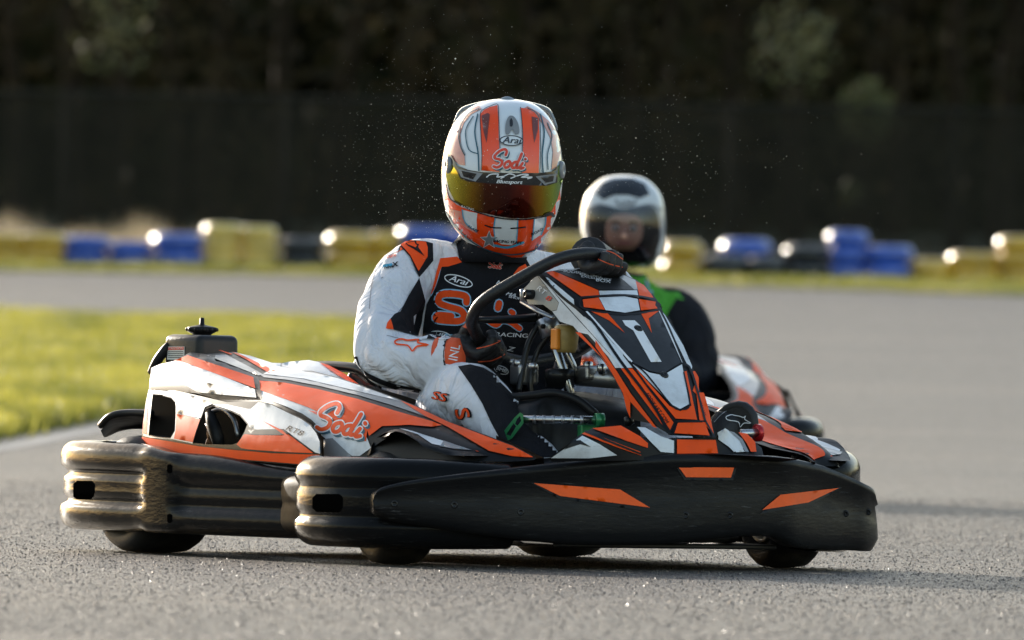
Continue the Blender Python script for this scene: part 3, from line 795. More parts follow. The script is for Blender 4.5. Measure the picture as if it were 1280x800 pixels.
# --- chassis, floor, axles, column
m = MB(); rbox(m, (.12, 0, .055), (1.5, .62, .012), CHAS, .004); part('floor_tray', m)
m = MB()
for s in (-1, 1):
    tube(m, [(-.85, .3 * s, .08), (-.3, .33 * s, .07), (.3, .34 * s, .07), (.6, .28 * s, .07), (.85, .2 * s, .08)], .016, CHAS, 10, smooth_n=5)
    tube(m, [(-.8, .34 * s, .10), (-.5, .55 * s, .14), (.2, .58 * s, .14), (.4, .35 * s, .08)], .014, CHAS, 10, smooth_n=5)
    tube(m, [(-.45, .34 * s, .08), (-.42, .46 * s, .22), (-.30, .47 * s, .30), (0, .46 * s, .26), (.2, .40 * s, .1)], .012, CHAS, 8, smooth_n=5)
tube(m, [(.85, -.2, .08), (.93, 0, .08), (.85, .2, .08)], .016, CHAS, 10, smooth_n=5)
for x in (-.7, -.2, .45): tube(m, [(x, -.32, .07), (x, .32, .07)], .014, CHAS, 10)
part('chassis', m)
m = MB(); tube(m, [(-.535, -.52, .14), (-.535, .52, .14)], .02, STEEL, 14); part('rear_axle', m)
m = MB()
for s in (-1, 1): tube(m, [(.50, .30 * s, .10), (.535, .42 * s, .135), (.535, .5 * s, .135)], .014, CHAS, 10)
tube(m, [(.45, -.40, .12), (.42, 0, .12), (.45, .40, .12)], .008, STEEL, 8); part('steering_linkage', m)
def wheel(x, y, w, R, steer=0, name='wheel'):
    e = empty(name, (x, y, R)); e.parent = kart; e.rotation_euler = (0, 0, steer)
    m = MB(); h = w / 2
    prof = [(-h * .62, R * .52), (-h * .82, R * .60), (-h, R * .76), (-h * .93, R * .90), (-h * .75, R * .975), (-h * .4, R * .998), (0, R), (h * .4, R * .998), (h * .75, R * .975), (h * .93, R * .90), (h, R * .76), (h * .82, R * .60), (h * .62, R * .52)]
    lathe(m, (0, 0, 0), Y, prof, TYRE, 40); part('tyre', m, e)
    m = MB(); lathe(m, (0, 0, 0), Y, [(-h * .85, R * .50), (-h * .9, R * .56), (-h * .6, R * .5), (-h * .3, R * .36), (h * .3, R * .36), (h * .6, R * .5), (h * .9, R * .56), (h * .85, R * .50)], ALU, 28)
    lathe(m, (0, 0, 0), Y, [(-h * 1.1, .018), (-h * 1.1, .03), (h * 1.1, .03), (h * 1.1, .018)], CHAS, 16); part('rim', m, e)
    return e
wheel(-.535, -.575, .20, .142); wheel(-.535, .575, .20, .142)
wheel(.535, -.54, .132, .134, math.radians(-9)); wheel(.535, .54, .132, .134, math.radians(-9))
# mudguard behind the rear right wheel
m = MB(); vs, fs = patch([[K(126, 532, b=-.62), K(138, 520, b=-.62), K(160, 516, b=-.60), K(190, 517, b=-.58)], [K(130, 540, b=-.50), K(142, 528, b=-.50), K(164, 524, b=-.48), K(194, 524, b=-.46)], [K(134, 540, b=-.46), K(150, 533, b=-.46), K(170, 530, b=-.45), K(196, 532, b=-.44)]], 6, 4)
m.add(vs, fs, DARK); m.add([v - Z * .012 - Y * .0 for v in vs], [list(reversed(f)) for f in fs], DARK)
tube(m, [K(126, 532, b=-.62), K(138, 520, b=-.62), K(160, 516, b=-.60), K(190, 517, b=-.58)], .009, DARK, 8, smooth_n=5)
part('mudguard', m); part('mudguard', m.mirrored())
# engine and its parts inside the pod
m = MB(); rbox(m, (-.36, -.42, .22), (.20, .18, .22), CHAS, .03); rbox(m, (-.40, -.47, .30), (.10, .10, .10), ALU, .02)
for k in range(6): rbox(m, (-.36, -.42, .16 + .022 * k), (.235, .2, .006), ALU, .002)
part('engine', m)
m = MB(); tube(m, [K(262, 516, b=-.57), K(266, 530, b=-.58), K(272, 548, b=-.58), K(274, 560, b=-.57)], [.011, .016, .016, .012], TYRE, 12, smooth_n=4)
tube(m, [K(262, 516, b=-.57), K(278, 512, b=-.56), K(292, 524, b=-.56), K(298, 545, b=-.56)], .006, ALU, 10, smooth_n=4); part('exhaust_pipe', m)
m = MB()
for q in range(3): tube(m, [K(258 + q * 3, 530, b=-.55), K(262 - q, 542, b=-.555), K(258 + 3 * q, 556, b=-.55)], .0035, mat('hose_copper', (.35, .16, .08), .4), 8, smooth_n=4)
part('hoses', m)
# engine on the other side
# fuel tank
m = MB(); c = K(252, 434, b=-.36)
TK = MB()
tk = empty('fuel_tank', (c.x, c.y, c.z)); tk.parent = kart; tk.rotation_euler = (0, 0, math.radians(6))
rbox(TK, (0, 0, -.035), (.15, .125, .13), TANK, .018, n=4); TK.sm = [True] * len(TK.f)
part('tank_body', TK, tk)
tb = MB(); tb.v = [tuple(c + Matrix.Rotation(math.radians(6), 3, 'Z') @ Vector(p)) for p in TK.v]; tb.f = TK.f; bvt = tb.bvh()
m = MB()
decal(m, C5((202, 166), (306, 166), (302, 248), (196, 248)), PAPER, bvt, .5, 5); decal(m, C5((204, 170), (303, 168), (302, 186), (203, 188)), RED, bvt, 1.5, 5)
for k in range(4): decal(m, C5((203, 196 + 12 * k), (298, 196 + 12 * k), (298, 200 + 12 * k), (203, 200 + 12 * k)), LINE, bvt, 1.5, 4)
text(m, 'CAUTION', C5((253, 178))[0], 2.6, PAPER, bvt, 0, 1.2, 0, 2.4)
lab = MB(); Ri = Matrix.Rotation(math.radians(-6), 3, 'Z')
lab.merge(m, lambda p: Ri @ (p - c)); part('warning_sticker', lab, tk)
m = MB(); lathe(m, (0, 0, .028), Z, [(0, .020), (.004, .024), (.010, .036), (.020, .036), (.022, .03), (.026, .010), (.028, .006), (.042, .0055), (.044, .003)], LINE, 24)
for k in range(12): ball(m, (.035 * math.cos(k * PI / 6), .035 * math.sin(k * PI / 6), .043), .006, LINE, 4)
part('filler_cap', m, tk)
# small dark back rest of tank
m = MB(); tube(m, [K(190, 466, b=-.44), K(196, 452, b=-.44), K(206, 438, b=-.43), K(212, 432, b=-.42)], .012, DARK, 8, smooth_n=3); rbox(m, K(250, 474, b=-.36), (.18, .14, .07), CHAS, .02); part('tank_support', m)

# --- seat
m = MB()
secs = []
for (x, z, w, h) in ((-.31, .395, .15, .02), (-.31, .36, .18, .02), (-.30, .28, .215, .02), (-.24, .17, .225, .02), (-.12, .11, .215, .02), (.05, .11, .205, .02), (.16, .155, .19, .02)):
    secs.append([Vector((x + .06 * (abs(t) ** 2.2), w * t, z + .11 * abs(t) ** 3)) for t in (-1, -.85, -.6, -.3, 0, .3, .6, .85, 1)])
vs, fs = patch(secs, 4, 4); nrm = Vector((-.4, 0, -.6)).normalized() * .012
m.add(vs, fs, CHAS); m.add([v + nrm for v in vs], [list(reversed(f)) for f in fs], CHAS)
for s in (0, -1): tube(m, [r[s] for r in secs], .012, CHAS, 8, smooth_n=4)
tube(m, secs[0], .012, CHAS, 8, smooth_n=3); part('seat', m)
m = MB(); tube(m, [K(388, 458, b=-.27), K(420, 458, b=-.26), K(452, 463, b=-.25), K(470, 480, b=-.24)], .013, CHAS, 10, smooth_n=5); part('seat_stay', m)
m = MB(); vs, fs = patch([[K(440, 466, b=-.29), K(470, 484, b=-.29), K(520, 500, b=-.28), K(600, 535, b=-.27), K(680, 572, b=-.29)], [K(440, 520, b=-.29), K(480, 520, b=-.29), K(520, 540, b=-.28), K(600, 575, b=-.27), K(680, 600, b=-.29)]], 5, 3)
m.add(vs, fs, CHAS); part('seat_panel', m)

# --- steering column, wheel, fluid bottle
WC = Vector((.345, .0, .585)); WN = Vector((-.62, -.10, .78)).normalized()
def onW(px, py): return K(px, py, pl=(WC, WN))
rim_pts = [onW(*p) for p in ((591, 408), (593, 391), (607, 374), (643, 352), (690, 327), (722, 318), (750, 318), (770, 328), (775, 350), (770, 384), (756, 412), (724, 438), (690, 448), (650, 452), (612, 438))]
SWH = empty('steering_wheel', WC); SWH.parent = kart
GRIPM = mat('wheel_grip', (.012, .012, .013), .42, bump=.4, bump_scale=150)
m = MB(); tube(m, [p - WC for p in rim_pts], .0150, GRIPM, 12, closed=True, smooth_n=4); part('grip_ring', m, SWH)
m = MB(); hub = onW(694, 388) - WC
for p in ((596, 400), (722, 440), (765, 330)):
    q = onW(*p) - WC; tube(m, [hub - WN * .02, (hub + q) / 2 - WN * .012, q], [.022, .018, .013], CHAS, 8, smooth_n=3, sq=.6)
lathe(m, hub - WN * .05, WN, [(0, .02), (0, .04), (.03, .045), (.045, .03)], CHAS, 20); part('spokes', m, SWH)
m = MB(); c0 = K(683, 398, b=-.06); c1 = K(706, 470, b=-.03)
tube(m, [c0 + (c0 - c1) * .6, c0], .02, CHAS, 12); tube(m, [c0, c0 * .7 + c1 * .3], .026, ALU, 14)
for k in range(2): ball(m, K(676 + 3 * k, 395 + 13 * k, b=-.09), .007, LINE, 5)
tube(m, [c0, c1, c1 + (c1 - c0) * .5], .012, STEEL, 12)
tube(m, [K(676, 400, b=-.07), K(660, 430, b=-.1), K(652, 470, b=-.12), K(648, 490, b=-.13)], .0075, CHAS, 8, smooth_n=4)
tube(m, [K(690, 415, b=-.06), K(672, 440, b=-.08), K(664, 470, b=-.1), K(664, 500, b=-.1)], .007, CHAS, 8, smooth_n=4)
tube(m, [K(706, 436, b=-.02), K(718, 462, b=.0), K(712, 480, b=.0)], .008, STEEL, 8, smooth_n=3)
part('steering_column', m)
m = MB(); c = K(708, 424, b=-.085)
lathe(m, c - Z * .034, Z, [(.002, .012), (.003, .022), (.012, .026), (.04, .029), (.062, .029), (.067, .022), (.070, .012)], AMBER, 20)
rbox(m, c + Vector((.0, -.03, .0)), (.03, .012, .05), mat('orange_band', (.8, .25, .02), .4), .004)
part('fluid_bottle', m)
# bearing block, hose clamps and tubes beneath the wheel
m = MB()
for (px, py, b, sx, sz) in ((655, 468, -.10, .055, .05),): rbox(m, K(px, py, b=b), (.05, sx, sz), ALU, .008); 
for (px, py, b) in ((648, 458, -.12), (666, 462, -.12)): lathe(m, K(px, py, b=b), Z, [(0, .006), (0, .011), (.012, .012), (.016, .008)], STEEL, 12)
for k in range(4): ball(m, K(640 + 9 * k, 452 + 5 * (k % 3) + 9 * (k % 2), b=-.11 + .01 * k), .0075 + .002 * (k % 2), STEEL if k % 2 else ALU, 6)
tube(m, [K(640, 452, b=-.11), K(649, 466, b=-.10), K(667, 466, b=-.09)], .006, ALU, 8); part('clamp_block', m)
m = MB(); tube(m, [K(722, 470, b=.02), K(775, 474, b=.07)], .024, ALU, 14); rbox(m, K(738, 466, b=.03), (.05, .05, .035), ALU, .008)
for (px, py, b) in ((735, 460, .02), (752, 463, .03)): lathe(m, K(px, py, b=b), Z, [(-.01, .006), (0, .011), (.012, .012), (.016, .008)], STEEL, 12)
part('cross_tube', m)
m = MB(); lathe(m, K(700, 484, b=-.03), Z, [(0, .02), (0, .034), (.018, .035), (.02, .037), (.04, .037), (.044, .03), (.046, .018), (.06, .016)], CHAS, 24); part('column_collar', m)
m = MB(); vs, fs = patch([[K(625, 500, b=-.2), K(665, 496, b=-.15), K(692, 491, b=-.08), K(730, 490, b=.02), K(790, 500, b=.1)], [K(628, 520, b=-.22), K(665, 515, b=-.2), K(692, 500, b=-.13), K(745, 512, b=-.05), K(800, 520, b=.03)], [K(628, 600, b=-.22), K(665, 590, b=-.2), K(700, 575, b=-.13), K(760, 580, b=-.05), K(800, 575, b=.03)]], 6, 5)
m.add(vs, fs, DARK); tube(m, [K(625, 498, b=-.21), K(665, 494, b=-.17), K(692, 491, b=-.13), K(722, 500, b=-.09), K(745, 518, b=-.06)], .010, DARK, 10, smooth_n=4)
part('tank_cover', m)
# pedals (the photo shows the right one folded forward)
m = MB(); tube(m, [K(652, 524, b=-.245), K(744, 525, b=-.10)], .0095, STEEL, 14); 
for k in range(6):
    t = .15 + .13 * k; p = K(652, 524, b=-.245).lerp(K(744, 525, b=-.10), t); tube(m, [p, p + Vector((.004, .006, 0))], .0105, ALU, 12)
pr = part('pedal_bar', m)
m = MB(); G = guide([[K(610, 500, b=-.27), K(680, 500, b=-.24)], [K(610, 570, b=-.27), K(680, 570, b=-.24)]], 2, 2)
shell(m, [[(622, 549), (643, 522), (650, 515.5), (654, 518), (654.5, 529), (640, 548), (634, 551), (630, 548)], [(646, 524), (650, 520), (651.5, 526), (647, 532), (644, 530)], [(633, 543), (642, 529), (645, 533), (638, 545)]], GREEN, G, .008, 3, edge=GREEN)
part('pedal_bracket', m)
m = MB(); lathe(m, K(744, 525, b=-.10), Vector((.3, .95, 0)), [(0, .010), (0, .017), (.02, .017), (.022, .012)], GREEN, 14); part('pedal_end', m)
m = MB(); rbox(m, K(735, 540, b=-.10), (.02, .05, .035), GREEN, .004); part('pedal_mount', m)
m = MB(); tube(m, [K(785, 522, b=-.05), K(787, 530, b=-.05)], .012, CHAS, 10); part('pedal_stop', m)
m = MB(); p0 = K(926, 542, b=.19); p1 = K(946, 541, b=.235); tube(m, [p0, p1], .010, STEEL, 12); part('pedal_bar', m)
m = MB(); lathe(m, K(945, 541, b=.235), Vector((0, 1, 0)), [(0, .010), (0, .021), (.010, .021), (.012, .012)], mat('red_anodised', (.5, .01, .015), .3, metal=.4, coat=.4), 16); part('pedal_end', m)
# ------------------------------------------------------------------ people
def remeshed(mb, voxel, name, m, smooth=2, disp=None):
    o = mb.build(name); o.data.materials.clear()
    md = o.modifiers.new('r', 'REMESH'); md.mode = 'VOXEL'; md.voxel_size = voxel; md.use_smooth_shade = True
    if smooth: sm = o.modifiers.new('s', 'SMOOTH'); sm.iterations = smooth; sm.factor = .5
    dg = bpy.context.evaluated_depsgraph_get(); me = bpy.data.meshes.new_from_object(o.evaluated_get(dg))
    bpy.data.objects.remove(o)
    out = MB(); vs = [v.co.copy() for v in me.vertices]
    if disp: vs = [p + n * disp(p) for p, n in zip(vs, [v.normal.copy() for v in me.vertices])]
    out.add(vs, [list(p.vertices) for p in me.polygons], m); bpy.data.meshes.remove(me); return out

SUITW = mat('suit_white_cloth', (.72, .72, .77), .78, bump=.2, bump_scale=300, noise_amt=.03, noise_scale=14, crease=.75)
SUITB = mat('suit_black_cloth', (.010, .010, .013), .85, bump=.2, bump_scale=300, spec=.25, crease=.4)
SUITO = mat('suit_orange_cloth', (.95, .085, .01), .75, bump=.2, bump_scale=300, spec=.3, crease=.3)
GLOVE = mat('glove_leather', (.016, .015, .016), .5, bump=.4, bump_scale=120)
GLOVEO = mat('glove_orange', (.75, .10, .03), .6, bump=.3, bump_scale=120)
SKY_I = mat('pale_blue_ink', (.3, .55, .75), .5)
SKIN = mat('skin', (.52, .28, .20), .55)

def folds(anchors, amp=.006):
    def f(p):
        s = 0
        for c, ax, r, k in anchors:
            d = (p - c); q = d.length
            if q < r:
                w_ = (1 - q / r); h = d.dot(ax) * k + noise.noise(p * 9) * 2.2
                s += amp * w_ * (abs(math.sin(h)) ** 1.5 * 1.6 - .8) * (.6 + .6 * noise.noise(p * 6))
        s += noise.noise(p * 13) * amp * .45 + noise.noise(p * 30) * amp * .16
        return s
    return f
def body(J, fr):
    m = MB(); lv = J['lv']; fw = J['fw']
    rings(m, [ell(c, lv * w_, fw * d_, 28, 2.3) for c, w_, d_ in J['torso']], SUITW)
    for ch in J['limbs']:
        tube(m, [Vector(p[:3]) for p in ch], [p[3] for p in ch], SUITW, 20, smooth_n=5)
    for c, r in J.get('balls', ()): ball(m, c, r, SUITW, 12)
    return m

H_ = Vector
J1 = dict(lv=Vector((.208, .978, 0)), fw=Vector((.978, -.208, .0)),
    torso=[(H_((-.10, 0, .12)), .15, .11), (H_((-.11, 0, .18)), .175, .13), (H_((-.13, .0, .30)), .165, .125), (H_((-.115, .01, .43)), .175, .13), (H_((-.075, .025, .56)), .19, .135), (H_((-.05, .03, .65)), .185, .12), (H_((-.03, .03, .705)), .15, .095), (H_((-.01, .032, .745)), .09, .075), (H_((.02, .033, .80)), .07, .07), (H_((.04, .033, .84)), .06, .06)],
    limbs=[[(-.03, -.06, .70, .065), (-.05, -.155, .690, .073), (-.01, -.235, .62, .071), (.05, -.295, .54, .067), (.09, -.312, .495, .072), (.15, -.290, .476, .068), (.21, -.255, .480, .058), (.262, -.225, .490, .046)],
           [(-.03, .10, .70, .06), (-.01, .20, .675, .070), (.06, .27, .62, .068), (.14, .30, .60, .062), (.23, .25, .64, .055), (.31, .185, .675, .045)],
           [(-.10, -.09, .19, .11), (.05, -.14, .26, .105), (.22, -.20, .35, .09), (.34, -.235, .398, .079), (.42, -.232, .375, .072), (.52, -.21, .29, .066), (.66, -.175, .19, .055), (.72, -.165, .15, .05)],
           [(-.10, .09, .19, .11), (.05, .14, .26, .105), (.22, .19, .35, .09), (.34, .22, .395, .079), (.42, .22, .37, .072), (.52, .205, .30, .066), (.66, .19, .22, .055), (.72, .185, .19, .05)]])
fd = folds([(H_((.09, -.33, .49)), H_((.8, .3, .5)).normalized(), .19, 62), (H_((-.03, -.2, .66)), H_((.3, -.6, -.7)).normalized(), .16, 48), (H_((.22, -.25, .48)), H_((.8, .5, 0)).normalized(), .12, 70),
            (H_((-.08, .0, .40)), H_((.1, .2, 1)).normalized(), .22, 45), (H_((.32, -.23, .40)), H_((.7, .1, .7)).normalized(), .18, 50)], .0125)
B1 = remeshed(body(J1, K1), .0075, 'b', SUITW, 2, fd)
bb = B1.bvh()
def CS(*p): return [(480 + .2 * x, 290 + .2 * y) for x, y in p]
def CT(*p): return [(420 + .375 * x, 260 + .375 * y) for x, y in p]
def CG(*p): return [(550 + .175 * x, 350 + .175 * y) for x, y in p]
d_ = lambda lp, m, l=1, st=5, sm=False: decal(B1, lp, m, bb, l, st, base=.0015, sm=sm)
d_([(568, 292), (574, 328), (552, 333), (548, 348), (540, 366), (533, 380), (529, 410), (528, 424), (560, 424), (576, 440), (592, 452), (614, 464), (638, 500), (700, 480), (712, 400), (706, 350), (672, 338), (660, 322), (652, 300), (610, 292)], SUITB)
d_([(654, 318), (668, 322), (684, 332), (690, 352), (676, 350), (664, 336)], SUITW, 2)
d_([(641, 343), (648, 334), (656, 330), (660, 336), (650, 342)], SUITO, 2)
d_(CS((350, 165), (455, 155), (485, 190), (400, 215), (358, 218), (345, 250), (318, 340), (300, 378), (288, 392), (305, 330), (325, 250)), SUITO, 2)
strip(B1, CS((352, 220), (322, 325), (292, 395)), 1.6, SKY_I, bb, 2.6)
d_(CS((8, 95), (20, 62), (110, 48), (262, 62), (305, 74), (306, 180), (218, 283), (196, 240), (160, 155), (100, 90), (40, 80)), SUITB, 2)
d_(CS((24, 66), (120, 50), (262, 66), (272, 100), (270, 155), (212, 246), (165, 150), (108, 82), (50, 70)), SUITO, 3)
d_(CS((125, 62), (150, 70), (200, 58), (205, 78), (218, 82), (212, 100), (250, 155), (190, 115), (150, 92)), SUITB, 4)
d_(CS((135, 66), (152, 74), (190, 66), (195, 80), (206, 90), (196, 104), (170, 92), (152, 86)), SUITO, 5)
d_(CS((218, 290), (198, 320), (150, 400), (100, 500), (65, 515), (42, 545), (58, 612), (120, 628), (215, 655), (240, 560), (248, 480), (255, 430), (228, 330)), SUITB, 2)
d_(CS((14, 606), (22, 570), (42, 545), (58, 612)), SUITO, 2.5)
strip(B1, CS((70, 684), (110, 672), (150, 680), (220, 676), (212, 694), (278, 708), (210, 716), (180, 745), (150, 712), (80, 704)), 2.0, SUITO, bb, 3, closed=True, n=3)
strip(B1, CT((62, 500), (80, 535), (130, 565), (200, 590), (280, 606)), 3.4, SUITB, bb, 3)
strip(B1, CT((78, 540), (130, 572), (200, 598), (275, 612)), 4.0, SUITB, bb, 2)
for sl in (CS((18, 100), (-40, 190), (-70, 300), (-85, 400), (-90, 480)), CS((218, 290), (150, 420), (90, 500), (40, 545)), CT((170, 425), (240, 440), (330, 440))): strip(B1, sl, .7, mat('seam_grey', (.22, .22, .25), .8), bb, 1)
text(B1, 'cure', CS((45, 152))[0], 4.2, SUITO, bb, -14, 1.2, .2, 3, bold=.4)
text(B1, 'X', CS((66, 208))[0], 6.4, SUITB, bb, -10, 1.2, .2, 3, bold=.6)
text(B1, 'NNE', CS((30, 222))[0], 3.6, SUITB, bb, -10, 1.2, .2, 3, bold=.4)
d_(CS((-5, 208), (52, 198), (54, 214), (-5, 226)), BLUEI, 2.5, 3)
def oval(mb, c, rx, ry, ang, w_, m, bv, lvl=3, fr=K1, fill=None):
    ca, sa = math.cos(math.radians(ang)), math.sin(math.radians(ang))
    P = [(c[0] + rx * math.cos(t * PI / 8) * ca - ry * math.sin(t * PI / 8) * sa, c[1] + rx * math.cos(t * PI / 8) * sa + ry * math.sin(t * PI / 8) * ca) for t in range(16)]
    if fill: decal(mb, P, fill, bv, lvl - .5, 4, fr)
    strip(mb, P, w_, m, bv, lvl, fr, True, 2)
oval(B1, CS((464, 306))[0], 18, 6.2, 17, 1.2, INKW, bb)
text(B1, 'Arai', CS((462, 304))[0], 8.0, INKW, bb, 17, 1.25, .3, 4, bold=.6)
Sp = CS((515, 440), (512, 405), (470, 390), (390, 385), (348, 400), (345, 440), (400, 465), (480, 490), (500, 530), (470, 555), (400, 555), (330, 545), (338, 520), (420, 525))
for w_, mm, l in ((11.5, SKY_I, 2), (8.2, SUITO, 3)):
    strip(B1, Sp, w_, mm, bb, l)
    strip(B1, CG((420, 165), (412, 200)), w_, mm, bb, l); strip(B1, CG((345, 292), (400, 320), (440, 290), (500, 300), (565, 345)), w_ * .8, mm, bb, l); strip(B1, CG((505, 225), (520, 235)), w_ * .8, mm, bb, l)
text(B1, 'RACING', CG((505, 392))[0], 5.4, INKW, bb, 3, 1.5, .1, 4, bold=.4)
text(B1, 'SHOP', CG((528, 125))[0], 3.4, INKW, bb, 12, 1.3, 0, 4, bold=.4); text(B1, 'MA', CG((500, 103))[0], 4.4, INKW, bb, 12, 1.5, .3, 4, bold=.5)
text(B1, 'A', CG((415, 20))[0], 5, INKW, bb, 5, 1.4, 0, 4, bold=.5)
oval(B1, CS((350, 645))[0], 13, 5, 8, 1.2, INKW, bb); text(B1, 'HB', CS((345, 645))[0], 6, INKW, bb, 8, 1.3, .2, 4, bold=.5)
strip(B1, CS((385, 640), (470, 655)), 3, SKY_I, bb, 3)
oval(B1, CG((435, 640))[0], 9, 4.6, 20, 1, INKW, bb); text(B1, 'BMB', CG((435, 638))[0], 4.4, INKW, bb, 20, 1.2, 0, 4, bold=.4)
text(B1, 'Z', CG((495, 490))[0], 6, INKW, bb, 10, 1.6, .3, 4, bold=.5)
sodi(B1, CS((695, 203))[0], 4.0, bb, (RED, INKW, NAVY), 3, ang=8, sh=False)
# trouser panels
d_(C2((482, 146), (520, 140), (560, 150), (610, 180), (680, 250), (740, 330), (860, 430), (700, 430), (612, 370), (585, 320), (558, 262), (520, 200)), SUITB, 1)
for (tx, c_, hh, an) in (('SS', (549, 496), 10, 14), ('S', (577, 516), 17, 72)):
    text(B1, tx, c_, hh * 1.12, SUITB, bb, an, 1.45, .1, 2, bold=2.2); text(B1, tx, c_, hh, SUITO, bb, an, 1.45, .1, 3.4, bold=1.0)
driver = B1.build('person'); driver.location = KO; driver.rotation_euler = (0, 0, K1.rotz())
tag(driver, 'driver in white, black and orange racing suit and orange striped helmet leaning into the corner', 'person')

# --- gloves closed round the rim
def hand(G, t, W, away, fr_rim=.0165, flip=1, thumb=True):
    t = Vector(t).normalized(); w_ = (W - G); w_ = (w_ - t * w_.dot(t)).normalized(); aw = (away - t * away.dot(t)); aw = (aw - w_ * aw.dot(w_)).normalized()
    m = MB(); P = lambda ph, rho, s: G + (w_ * math.cos(ph) + aw * math.sin(ph)) * rho + t * s
    R = math.radians
    for k, (L, r) in enumerate(((185, .0138), (205, .0146), (198, .0142), (165, .0124))):
        s = flip * (.040 - .0265 * k); rho = fr_rim + r * .92
        pts = [P(R(-22), rho + .020, s * .82)] + [P(R(a), rho + (.010 if a < 60 else .002), s) for a in (12, 50, 95, 135)] + [P(R(L), rho, s)]
        tube(m, pts, [r * 1.1, r * 1.15, r * 1.05, r * 1.08, r, r * .85], GLOVE, 12, smooth_n=3)
    for k in range(3):
        s = flip * (.0225 - .0225 * k); tube(m, [P(R(-30), .046, s), W * .45 + P(R(-14), .05, s * .6) * .55], [.018, .022], GLOVE, 12)
    tube(m, [W, W * .5 + P(R(-12), .05, 0) * .5, P(R(-10), .052, 0)], [.038, .050, .046], GLOVE, 16, smooth_n=3)
    if thumb: tube(m, [P(R(-25), .055, flip * .015), P(R(-55), .044, flip * .040), P(R(-85), .034, flip * .055), P(R(-112), .030, flip * .062)], [.017, .0155, .014, .0115], GLOVE, 12, smooth_n=3)
    return m
GD = lambda p: .0022 * noise.noise(p * 55) + .0012 * noise.noise(p * 120)
WR = H_((.268, -.222, .492))
G1 = onW(607, 431); t1 = (onW(592, 408) - onW(622, 446))
hm = remeshed(hand(G1, t1, WR, -WN), .003, 'h', GLOVE, 2, GD); hb = hm.bvh()
strip(hm, [(596, 436), (612, 432), (630, 424)], 1.2, GLOVEO, hb, 1); strip(hm, [(598, 452), (616, 450), (636, 440)], 1.2, GLOVEO, hb, 1); strip(hm, [(606, 464), (622, 462), (638, 455)], 1.0, GREYP, hb, 1)
decal(hm, [(575, 398), (580, 394.5), (588, 396), (592, 401), (590, 408), (582, 410), (576, 405)], GLOVEO, hb, 1, 3, sm=True)
strip(hm, [(579, 402), (584, 399.5), (588, 403)], 1.6, LINE, hb, 2)
g = hm.build('glove', driver)
cuff = MB(); a0 = H_((.235, -.243, .486)); a1 = H_((.285, -.212, .494))
tube(cuff, [a0, a0.lerp(a1, .5), a1], [.050, .046, .040], GLOVEO, 22, smooth_n=3); cb = cuff.bvh()
text(cuff, 'INL', (568, 441), 11, INKW, cb, -78, .9, 0, 2, bold=.5)
strip(cuff, [(557, 420), (553, 445), (559, 468)], 4, GLOVE, cb, 1)
cuff.build('glove_cuff', g)
G2 = onW(757, 322); t2 = (onW(772, 330) - onW(735, 318))
hm = remeshed(hand(G2, t2, H_((.31, .185, .682)), -WN, flip=-1, thumb=False), .003, 'h', GLOVE, 2); hb = hm.bvh()
strip(hm, [(740, 318), (752, 313), (766, 316), (778, 324)], 1.2, GLOVEO, hb, 1); strip(hm, [(748, 324), (762, 330), (778, 334)], 1.2, GLOVEO, hb, 1)
hm.build('glove', driver)
# --- boots
def boot(s, heel, toe, lift=0):
    m = MB(); heel = H_(heel); toe = H_(toe); d = (toe - heel).normalized()
    tube(m, [heel, heel.lerp(toe, .3), heel.lerp(toe, .65), heel.lerp(toe, .9), toe], [.030, .036, .042, .042, .030], GLOVE, 18, smooth_n=3)
    tube(m, [heel + Z * .10 - X * .02, heel + Z * .04, heel + d * .03], [.045, .042, .036], GLOVE, 16, smooth_n=3)
    return m
boot(-1, (.70, -.17, .10), (.86, -.18, .20)).build('boot', driver)
m = MB(); G = guide([[K(885, 500, b=.19), K(950, 500, b=.26)], [K(885, 550, b=.19), K(950, 550, b=.26)]], 2, 2)
sh_ = CL((298, 640), (312, 600), (345, 560), (385, 528), (430, 506), (478, 498), (520, 506), (553, 532), (578, 572), (584, 620), (582, 672), (480, 674), (380, 662))
shell(m, sh_, GLOVE, G, .03, 4, edge=GLOVE)
for q in range(1): tube(m, [G.ray_cast(K1.C, K1.ray(*p))[0] - K1.ray(*p) * -.012 for p in sh_[:11]], .012, GLOVE, 10)
tube(m, [H_((.72, .185, .20)), H_((.76, .19, .24)), K(922, 522, b=.23) + H_((-.03, 0, 0))], [.045, .045, .04], GLOVE, 14, smooth_n=3)
bo = m.bvh()
strip(m, CL((388, 576), (430, 566), (480, 572), (512, 582), (528, 570), (522, 596), (566, 622), (516, 622), (488, 650), (470, 612), (400, 600)), 1.1, INKW, bo, 2, closed=True, n=3)
strip(m, CL((305, 615), (345, 570), (390, 536)), .9, GREYP, bo, 2)
m.build('boot', driver)

# --- helmets
def helmet_shell(fr, rows, c0, m, kd=1.10, kb=1.22, n=44, pw=2.25):
    """rows: (py, centre px, half width px); c0 = point on the head's axis"""
    Rv = fr.locd(Vector((1, 0, 0))); Dv = fr.locd(Vector((0, -1, 0))); S = F_PX / (fr.C - c0).length
    pl = (c0, Dv); rs = []; hwm = max(r[2] for r in rows)
    rr = spline([(r[0], r[1], r[2]) for r in rows], 4)
    for p in rr:
        c = fr.K(p.y, p.x, pl=pl); hw = p.z / S; ring = []
        for k in range(n):
            a = 2 * PI * k / n; ca, sa = math.cos(a), math.sin(a); q = (abs(ca) ** pw + abs(sa) ** pw) ** (-1 / pw)
            ring.append(c + Rv * hw * ca * q + Dv * hw * sa * q * (kd if sa > 0 else kb))
        rs.append(ring)
    rings(m, rs, m_h); return rs
H1c = H_((.055, .038, .90)); HC0 = K(628, 215, pl=(H1c, K1.locd(Vector((0, -1, 0)))))
def CH(*p): return [(530 + .275 * x, 110 + .275 * y) for x, y in p]
